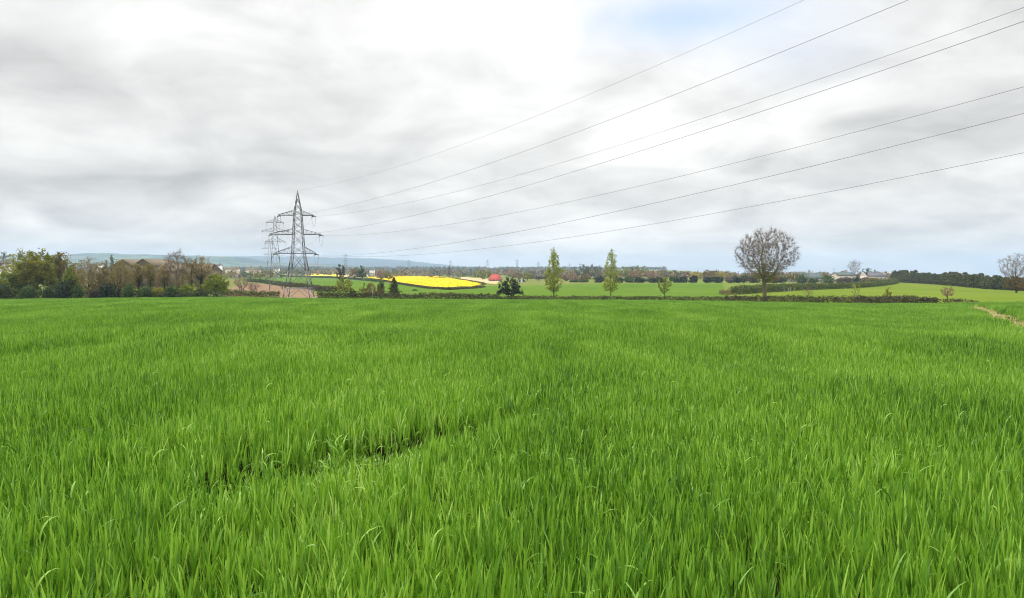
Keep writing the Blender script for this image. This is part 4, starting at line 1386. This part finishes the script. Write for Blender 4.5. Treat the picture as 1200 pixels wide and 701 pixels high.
building('house', 'house with a bright red tiled roof by the yellow field', 572.5, 588, 321.8, 328.0, 520, 11, 'brick_wall', 'roof_red', windows=4, chimney=.42, slant=2.6, door=(-.1, 1.1, 2.1))
building('house', 'small dark-roofed house with a white gable by the pine', 607, 616, 325.6, 330, 470, 8, 'white_wall', 'roof_slate', gable_front=True, windows=2, door=(.2, 1.1, 2.0))
building('barn', 'low grey-green roofed barn right of the round bare tree', 931, 947, 318.8, 322.0, 500, 12, 'grey_wall', 'roof_green', cat='barn', door=(.2, 4, 3.5))
building('barn', 'dark grey sheet-roofed barn with a sloping ridge', 946.5, 964.5, 320.2, 326.2, 470, 13, 'grey_wall', 'roof_green', cat='barn', door=(0, 4, 3.0), rz=-.12)
building('barn', 'farm barn with a dark roof and pale wall below the lone skyline tree', 982, 1004, 319.6, 323.0, 480, 11, 'stone', 'roof_green', cat='barn', windows=3)
building('farmhouse', 'stone farmhouse with grey slate roof and chimney', 1016.5, 1040, 318.8, 323.8, 480, 10, 'stone', 'roof_slate', windows=5, chimney=.06, slant=3.2, door=(.3, 1.2, 2.1))
for px_, tp, d_, lb in ((947.5, 316.2, 470, 'thin wooden pole beside the dark sheet-roofed barn'), (977.3, 314.2, 450, 'thin wooden pole left of the farm barn')):
    x = xat(px_, d_)
    z0 = float(gz(x, d_))
    h = pt(px_, tp, d_)[2] - z0
    root = empty('utility_pole', (x, d_, z0), lb, 'pole', 'wooden poles by the farm')
    G = Geo()
    G.bar((0, 0, -.2), (0, 0, h), .16, .11, 8)
    obj('pole', G.mesh('pole', M['pole']), root)
    G = Geo()
    G.bar((-.8, 0, h - .5), (.8, 0, h - .5), .06)
    obj('crossbar', G.mesh('crossbar', M['pole']), root)

# ------------------------------------------------------------------ far-off woodland
def woodland(name, label, px0, px1, d0, d1, n, h0, h1, seed, mats, pertree=26, ls=2.2):
    rng = np.random.RandomState(seed)
    cs, mi = [], []
    for i in range(n):
        d = d0 + (d1 - d0) * rng.uniform() ** 1.0
        px_ = rng.uniform(px0, px1)
        x = xat(px_, d)
        h = rng.uniform(h0, h1)
        w = h * rng.uniform(.7, 1.3)
        u = rng.normal(size=(pertree, 3))
        u /= np.linalg.norm(u, axis=1, keepdims=True)
        u *= rng.uniform(.4, 1, (pertree, 1))
        c = np.stack([x + u[:, 0] * w / 2, d + u[:, 1] * w / 2, float(gz(x, d)) + h * .52 + u[:, 2] * h * .5], 1)
        cs.append(c)
        mi.append(np.full(pertree, rng.randint(len(mats))))
    c = np.concatenate(cs)
    v, f = leaf_quads(c, ls, rng, .3, 1.2)
    o = obj(name, mk_mesh(name, v, f, [M[m] for m in mats], np.concatenate(mi)))
    return tag(o, label, 'woodland', kind='stuff')
mixw = ['grey_brown', 'grey_brown', 'tan_brown', 'pinkish', 'olive', 'mid_green', 'bramble', 'grey_brown']
woodland('woodland', 'brown and green woodland strip beyond the fields', 230, 680, 980, 1250, 460, 6, 10, 601, mixw)
woodland('woodland', 'grey-brown far woodland under the skyline', 150, 720, 1500, 2000, 760, 7, 12, 602, ['grey_brown', 'grey_brown', 'mid_green', 'bramble', 'tan_brown'], 22, 3.2)
woodland('woodland', 'farthest blue-grey woodland on the skyline', 60, 780, 2400, 3100, 1100, 8, 15, 603, ['grey_brown', 'mid_green', 'bramble'], 18, 5)
woodland('woodland', 'brown woodland beyond the barns and the left tree row', -60, 330, 560, 900, 260, 7, 10, 604, ['tan_brown', 'grey_brown', 'olive_brown', 'olive', 'mid_green'], 40, 1.6)
woodland('woodland', 'tan scrub woodland behind the field bushes', 640, 1060, 640, 900, 300, 6, 10, 605, ['tan_brown', 'pinkish', 'grey_brown', 'olive_brown', 'mid_green'], 40, 1.6)
woodland('woodland', 'thin scrub beyond the green crop behind the pylon', 430, 660, 800, 980, 110, 3, 6, 606, mixw, 30, 1.3)

# ------------------------------------------------------------------ hills
def hill(name, label, prof, d, depth, mat, seed):
    rng = np.random.RandomState(seed)
    pxs = np.linspace(prof[0][0], prof[-1][0], 260)
    top = np.interp(pxs, [p[0] for p in prof], [p[1] for p in prof])
    top = top + .22 * np.sin(pxs * .31 + seed) + .15 * np.sin(pxs * .83) + rng.normal(0, .07, len(pxs))
    rows = []
    K = 26
    for k in range(K):
        f_ = k / (K - 1)
        dd = d - depth * .55 + depth * 1.3 * f_
        s = math.sin(min(1, f_ / .58) * math.pi / 2) if f_ <= .58 else math.cos((f_ - .58) / .42 * math.pi / 2)
        x = np.array([xat(p, d) for p in pxs]) * (dd / d) ** .35
        zt = np.array([pt(p, t, d)[2] for p, t in zip(pxs, top)])
        g0 = gz(x, np.full(len(x), dd)) - 3
        z = g0 + (zt - g0) * max(0, s) ** 1.15 + 5 * np.sin(x * .004 + dd * .003) * s * (1 - s)
        rows.append(np.stack([x, np.full(len(x), dd), z], 1))
    v = np.concatenate(rows)
    n = len(pxs)
    ii = np.arange(n * K).reshape(K, n)
    f = np.stack([ii[:-1, :-1], ii[:-1, 1:], ii[1:, 1:], ii[1:, :-1]], -1).reshape(-1, 4)
    o = obj(name, mk_mesh(name, v, f, mat, smooth=True))
    return tag(o, label, kind='structure')
def hill_mat(name, sc_, stops):
    m, nt = new_mat(name)
    geo = nd(nt, 'ShaderNodeNewGeometry')
    vo = nd(nt, 'ShaderNodeTexVoronoi')
    vo.inputs['Scale'].default_value = sc_
    nt.links.new(geo.outputs['Position'], vo.inputs['Vector'])
    sp = nd(nt, 'ShaderNodeSeparateColor')
    nt.links.new(vo.outputs['Color'], sp.inputs[0])
    c = ramp(nt, sp.outputs[0], stops)
    wood = ramp(nt, noise(nt, geo.outputs['Position'], sc_ * .9, 5, .65), [(.46, (0, 0, 0)), (.54, (1, 1, 1))])
    c = mixc(nt, wood, c, (.03, .045, .022))
    b = nd(nt, 'ShaderNodeBsdfPrincipled')
    b.inputs['Roughness'].default_value = .95
    b.inputs['Specular IOR Level'].default_value = 0
    nt.links.new(c, b.inputs['Base Color'])
    nt.links.new(b.outputs[0], nd(nt, 'ShaderNodeOutputMaterial').inputs[0])
    return m
fst = [(0, (.045, .08, .025)), (.3, (.08, .13, .04)), (.5, (.16, .13, .085)), (.7, (.055, .085, .03)), (1, (.12, .16, .06))]
hill('hills', 'low patchwork farmland hills on the left skyline', [(-260, 301), (-100, 298), (0, 298.5), (70, 297.5), (88, 295.8), (118, 295.8), (124, 297.2), (150, 297), (200, 298.4), (262, 299.8), (285, 302), (296, 305.5), (330, 308.2), (385, 309.5), (440, 313), (470, 317)],
     4800, 1700, hill_mat('hill_fields', .004, fst), 1)
hill('hills', 'far smooth blue hill behind the yellow field', [(180, 302), (260, 300), (300, 299.6), (345, 300.2), (400, 301.6), (430, 302.3), (470, 304.6), (500, 308), (530, 311), (560, 313.6), (600, 316)],
     7400, 1700, hill_mat('hill_moor', .0028, [(0, (.04, .05, .03)), (.5, (.065, .065, .045)), (1, (.045, .055, .03))]), 2)

# ------------------------------------------------------------------ haze
HZ_D = 1.4e-4
hv = Geo()
hv.box((-9400, -75, -92), (9400, 9500, 190))
hm, nt = new_mat('haze_air')
pv = nd(nt, 'ShaderNodeVolumePrincipled')
pv.inputs['Color'].default_value = (.56, .76, .98, 1)
pv.inputs['Density'].default_value = HZ_D
pv.inputs['Anisotropy'].default_value = 0.0
nt.links.new(pv.outputs[0], nd(nt, 'ShaderNodeOutputMaterial').inputs['Volume'])
ho = obj('haze', hv.mesh('haze', hm))
tag(ho, kind='stuff')
ho['label'] = 'thin blue haze over the distant land'

# ------------------------------------------------------------------ sky and sun
SUN_EL, SUN_AZ = 48.0, -75.0      # azimuth clockwise from straight ahead
w = bpy.data.worlds.new('World')
sc.world = w
w.use_nodes = True
nt = w.node_tree
nt.nodes.clear()
class V:
    def __init__(s, sock): s.s = sock
    @staticmethod
    def op(o, *a):
        n = nt.nodes.new('ShaderNodeMath')
        n.operation = o
        for i, x in enumerate(a):
            if isinstance(x, V): nt.links.new(x.s, n.inputs[i])
            else: n.inputs[i].default_value = x
        return V(n.outputs[0])
    def __add__(s, o): return V.op('ADD', s, o)
    def __radd__(s, o): return V.op('ADD', s, o)
    def __sub__(s, o): return V.op('SUBTRACT', s, o)
    def __rsub__(s, o): return V.op('SUBTRACT', o, s)
    def __mul__(s, o): return V.op('MULTIPLY', s, o)
    def __rmul__(s, o): return V.op('MULTIPLY', s, o)
    def __truediv__(s, o): return V.op('DIVIDE', s, o)
    def mx(s, o): return V.op('MAXIMUM', s, o)
    def mn(s, o): return V.op('MINIMUM', s, o)
tc = nt.nodes.new('ShaderNodeTexCoord')
sx = nt.nodes.new('ShaderNodeSeparateXYZ')
nt.links.new(tc.outputs['Generated'], sx.inputs[0])
vx, vy, vz = V(sx.outputs[0]), V(sx.outputs[1]), V(sx.outputs[2])
el = V.op('ARCSINE', vz)
az = V.op('ARCTAN2', vx, vy)
zz = vz.mx(0.0) + 0.27
pxx, pyy = vx / zz, vy / zz
def vec(x, y, z=0.0):
    c = nt.nodes.new('ShaderNodeCombineXYZ')
    for i, k in enumerate((x, y, z)):
        if isinstance(k, V): nt.links.new(k.s, c.inputs[i])
        else: c.inputs[i].default_value = k
    return c.outputs[0]
def fbm(v_, scale, detail, rough, dist=0.0):
    n = nt.nodes.new('ShaderNodeTexNoise')
    n.inputs['Scale'].default_value = scale
    n.inputs['Detail'].default_value = detail
    n.inputs['Roughness'].default_value = rough
    n.inputs['Distortion'].default_value = dist
    nt.links.new(v_, n.inputs['Vector'])
    return V(n.outputs['Fac'])
n_big = fbm(vec(pxx * .8 + 3.7, pyy + 1.9, 0.3), .85, 5, .5, .3)
n_med = fbm(vec(pxx * .95 + 11.0, pyy * .9 + 4.0, 2.1), 2.9, 6, .5, .6)
n_fine = fbm(vec(pxx * .9 + 1.0, pyy * 1.2 + 7.0, 5.0), 7.5, 5, .5, .2)
def blob(px, py, wx, wy):
    p = pt(px, py, 1.0)
    a0 = math.atan2(p[0], p[1])
    e0 = math.asin(p[2] / np.linalg.norm(p))
    da = (az - a0) / (wx / F)
    de = (el - e0) / (wy / F)
    return V.op('EXPONENT', (da * da + de * de) * -1.0)
shade = (n_big - .5) * .9 + (n_med - .5) * 1.3 + (n_fine - .5) * .42
for (a_, b_, wx, wy, k) in ((130, 115, 190, 38, -.26), (470, 88, 75, 24, -.16), (60, 205, 160, 20, -.20), (290, 208, 90, 16, -.20), (560, 135, 80, 22, -.13),
                            (20, 50, 60, 40, -.08), (450, 30, 160, 40, .22), (100, 20, 120, 30, .18), (640, 40, 60, 50, .16), (430, 225, 120, 14, .08), (700, 150, 140, 40, .12),
                            (1130, 110, 90, 40, -.12), (1190, 30, 60, 60, -.10), (980, 190, 160, 30, -.10), (480, 205, 90, 10, -.10), (1000, 110, 110, 25, .10), (850, 265, 300, 14, .06)):
    shade = shade + blob(a_, b_, wx, wy) * k
EXPO = .6
SKY_BASE, SKY_CON = .85, .62
lum = shade * SKY_CON + SKY_BASE + (vz.mx(0.0) * .42)
lum = lum.mx(.40) * (2 ** -EXPO)
# overcast: the dome brightens overhead
over = 1.0 + (vz.mx(.42) - .42) * 4.2
lum = lum * over
cc = nt.nodes.new('ShaderNodeCombineColor')
hb_ = V.op('EXPONENT', el.mx(0.0) * -9.0)          # cooler towards the horizon
for i, (t0, t1) in enumerate(((1.0, 1.05), (.99, 1.0), (.975, .89))):
    nt.links.new((lum * (hb_ * (t1 - t0) + t0) * 10.0).s, cc.inputs[i])
sky = nt.nodes.new('ShaderNodeTexSky')
sky.sky_type = 'NISHITA'
sky.sun_disc = False
sky.sun_elevation = R(SUN_EL)
sky.sun_rotation = R(SUN_AZ)
blue = blob(795, 22, 80, 26) * .72 + blob(880, 8, 90, 30) * .35 + blob(935, 60, 70, 30) * .22 + blob(700, 20, 60, 25) * .2
cov = (1.0 - blue * (1.25 - n_med * .7)).mx(0.12).mn(1.0)
mx = nt.nodes.new('ShaderNodeMix')
mx.data_type = 'RGBA'
nt.links.new(cov.s, mx.inputs[0])
sky_gain = nt.nodes.new('ShaderNodeMix')
sky_gain.data_type = 'RGBA'
sky_gain.blend_type = 'ADD'
sky_gain.inputs[0].default_value = 1.0
nt.links.new(sky.outputs[0], sky_gain.inputs[6])
sky_gain.inputs[7].default_value = (1.9, 2.3, 3.1, 1)     # thin veil in front of the blue
nt.links.new(sky_gain.outputs[2], mx.inputs[6])
nt.links.new(cc.outputs[0], mx.inputs[7])
bg = nt.nodes.new('ShaderNodeBackground')
bg.inputs['Strength'].default_value = .1
nt.links.new(mx.outputs[2], bg.inputs[0])
wo = nt.nodes.new('ShaderNodeOutputWorld')
nt.links.new(bg.outputs[0], wo.inputs[0])

sl = bpy.data.lights.new('sun', 'SUN')
sl.energy = 1.5
sl.angle = R(12)
sl.color = (1, .96, .9)
so = bpy.data.objects.new('sun', sl)
COL.objects.link(so)
e, a = R(SUN_EL), R(SUN_AZ)
dv = Vector((math.sin(a) * math.cos(e), math.cos(a) * math.cos(e), math.sin(e)))
so.rotation_euler = dv.to_track_quat('Z', 'Y').to_euler()

# ------------------------------------------------------------------ camera and render settings
cam = bpy.data.cameras.new('camera')
cam.sensor_width = 36
cam.lens = 24.0
cam.clip_start = .1
cam.clip_end = 30000
cam.dof.use_dof = True
cam.dof.focus_distance = 14
cam.dof.aperture_fstop = 11
co = bpy.data.objects.new('camera', cam)
COL.objects.link(co)
co.location = (0, 0, 0)
co.rotation_euler = (R(90) - PITCH, 0, 0)
sc.camera = co
vs = sc.view_settings
vs.view_transform = 'Standard'
vs.look = 'None'
vs.exposure = EXPO
vs.gamma = 1.0
vs.use_curve_mapping = False
cy = sc.cycles
sc.cycles.filter_width = 1.05
cy.max_bounces = 7
cy.diffuse_bounces = 3
cy.glossy_bounces = 2
cy.transmission_bounces = 4
cy.volume_bounces = 0
cy.transparent_max_bounces = 6
cy.use_denoising = True
cy.denoiser = 'OPENIMAGEDENOISE'
cy.denoising_input_passes = 'RGB_ALBEDO_NORMAL'
cy.denoising_prefilter = 'ACCURATE'
cy.sample_clamp_indirect = 4.0
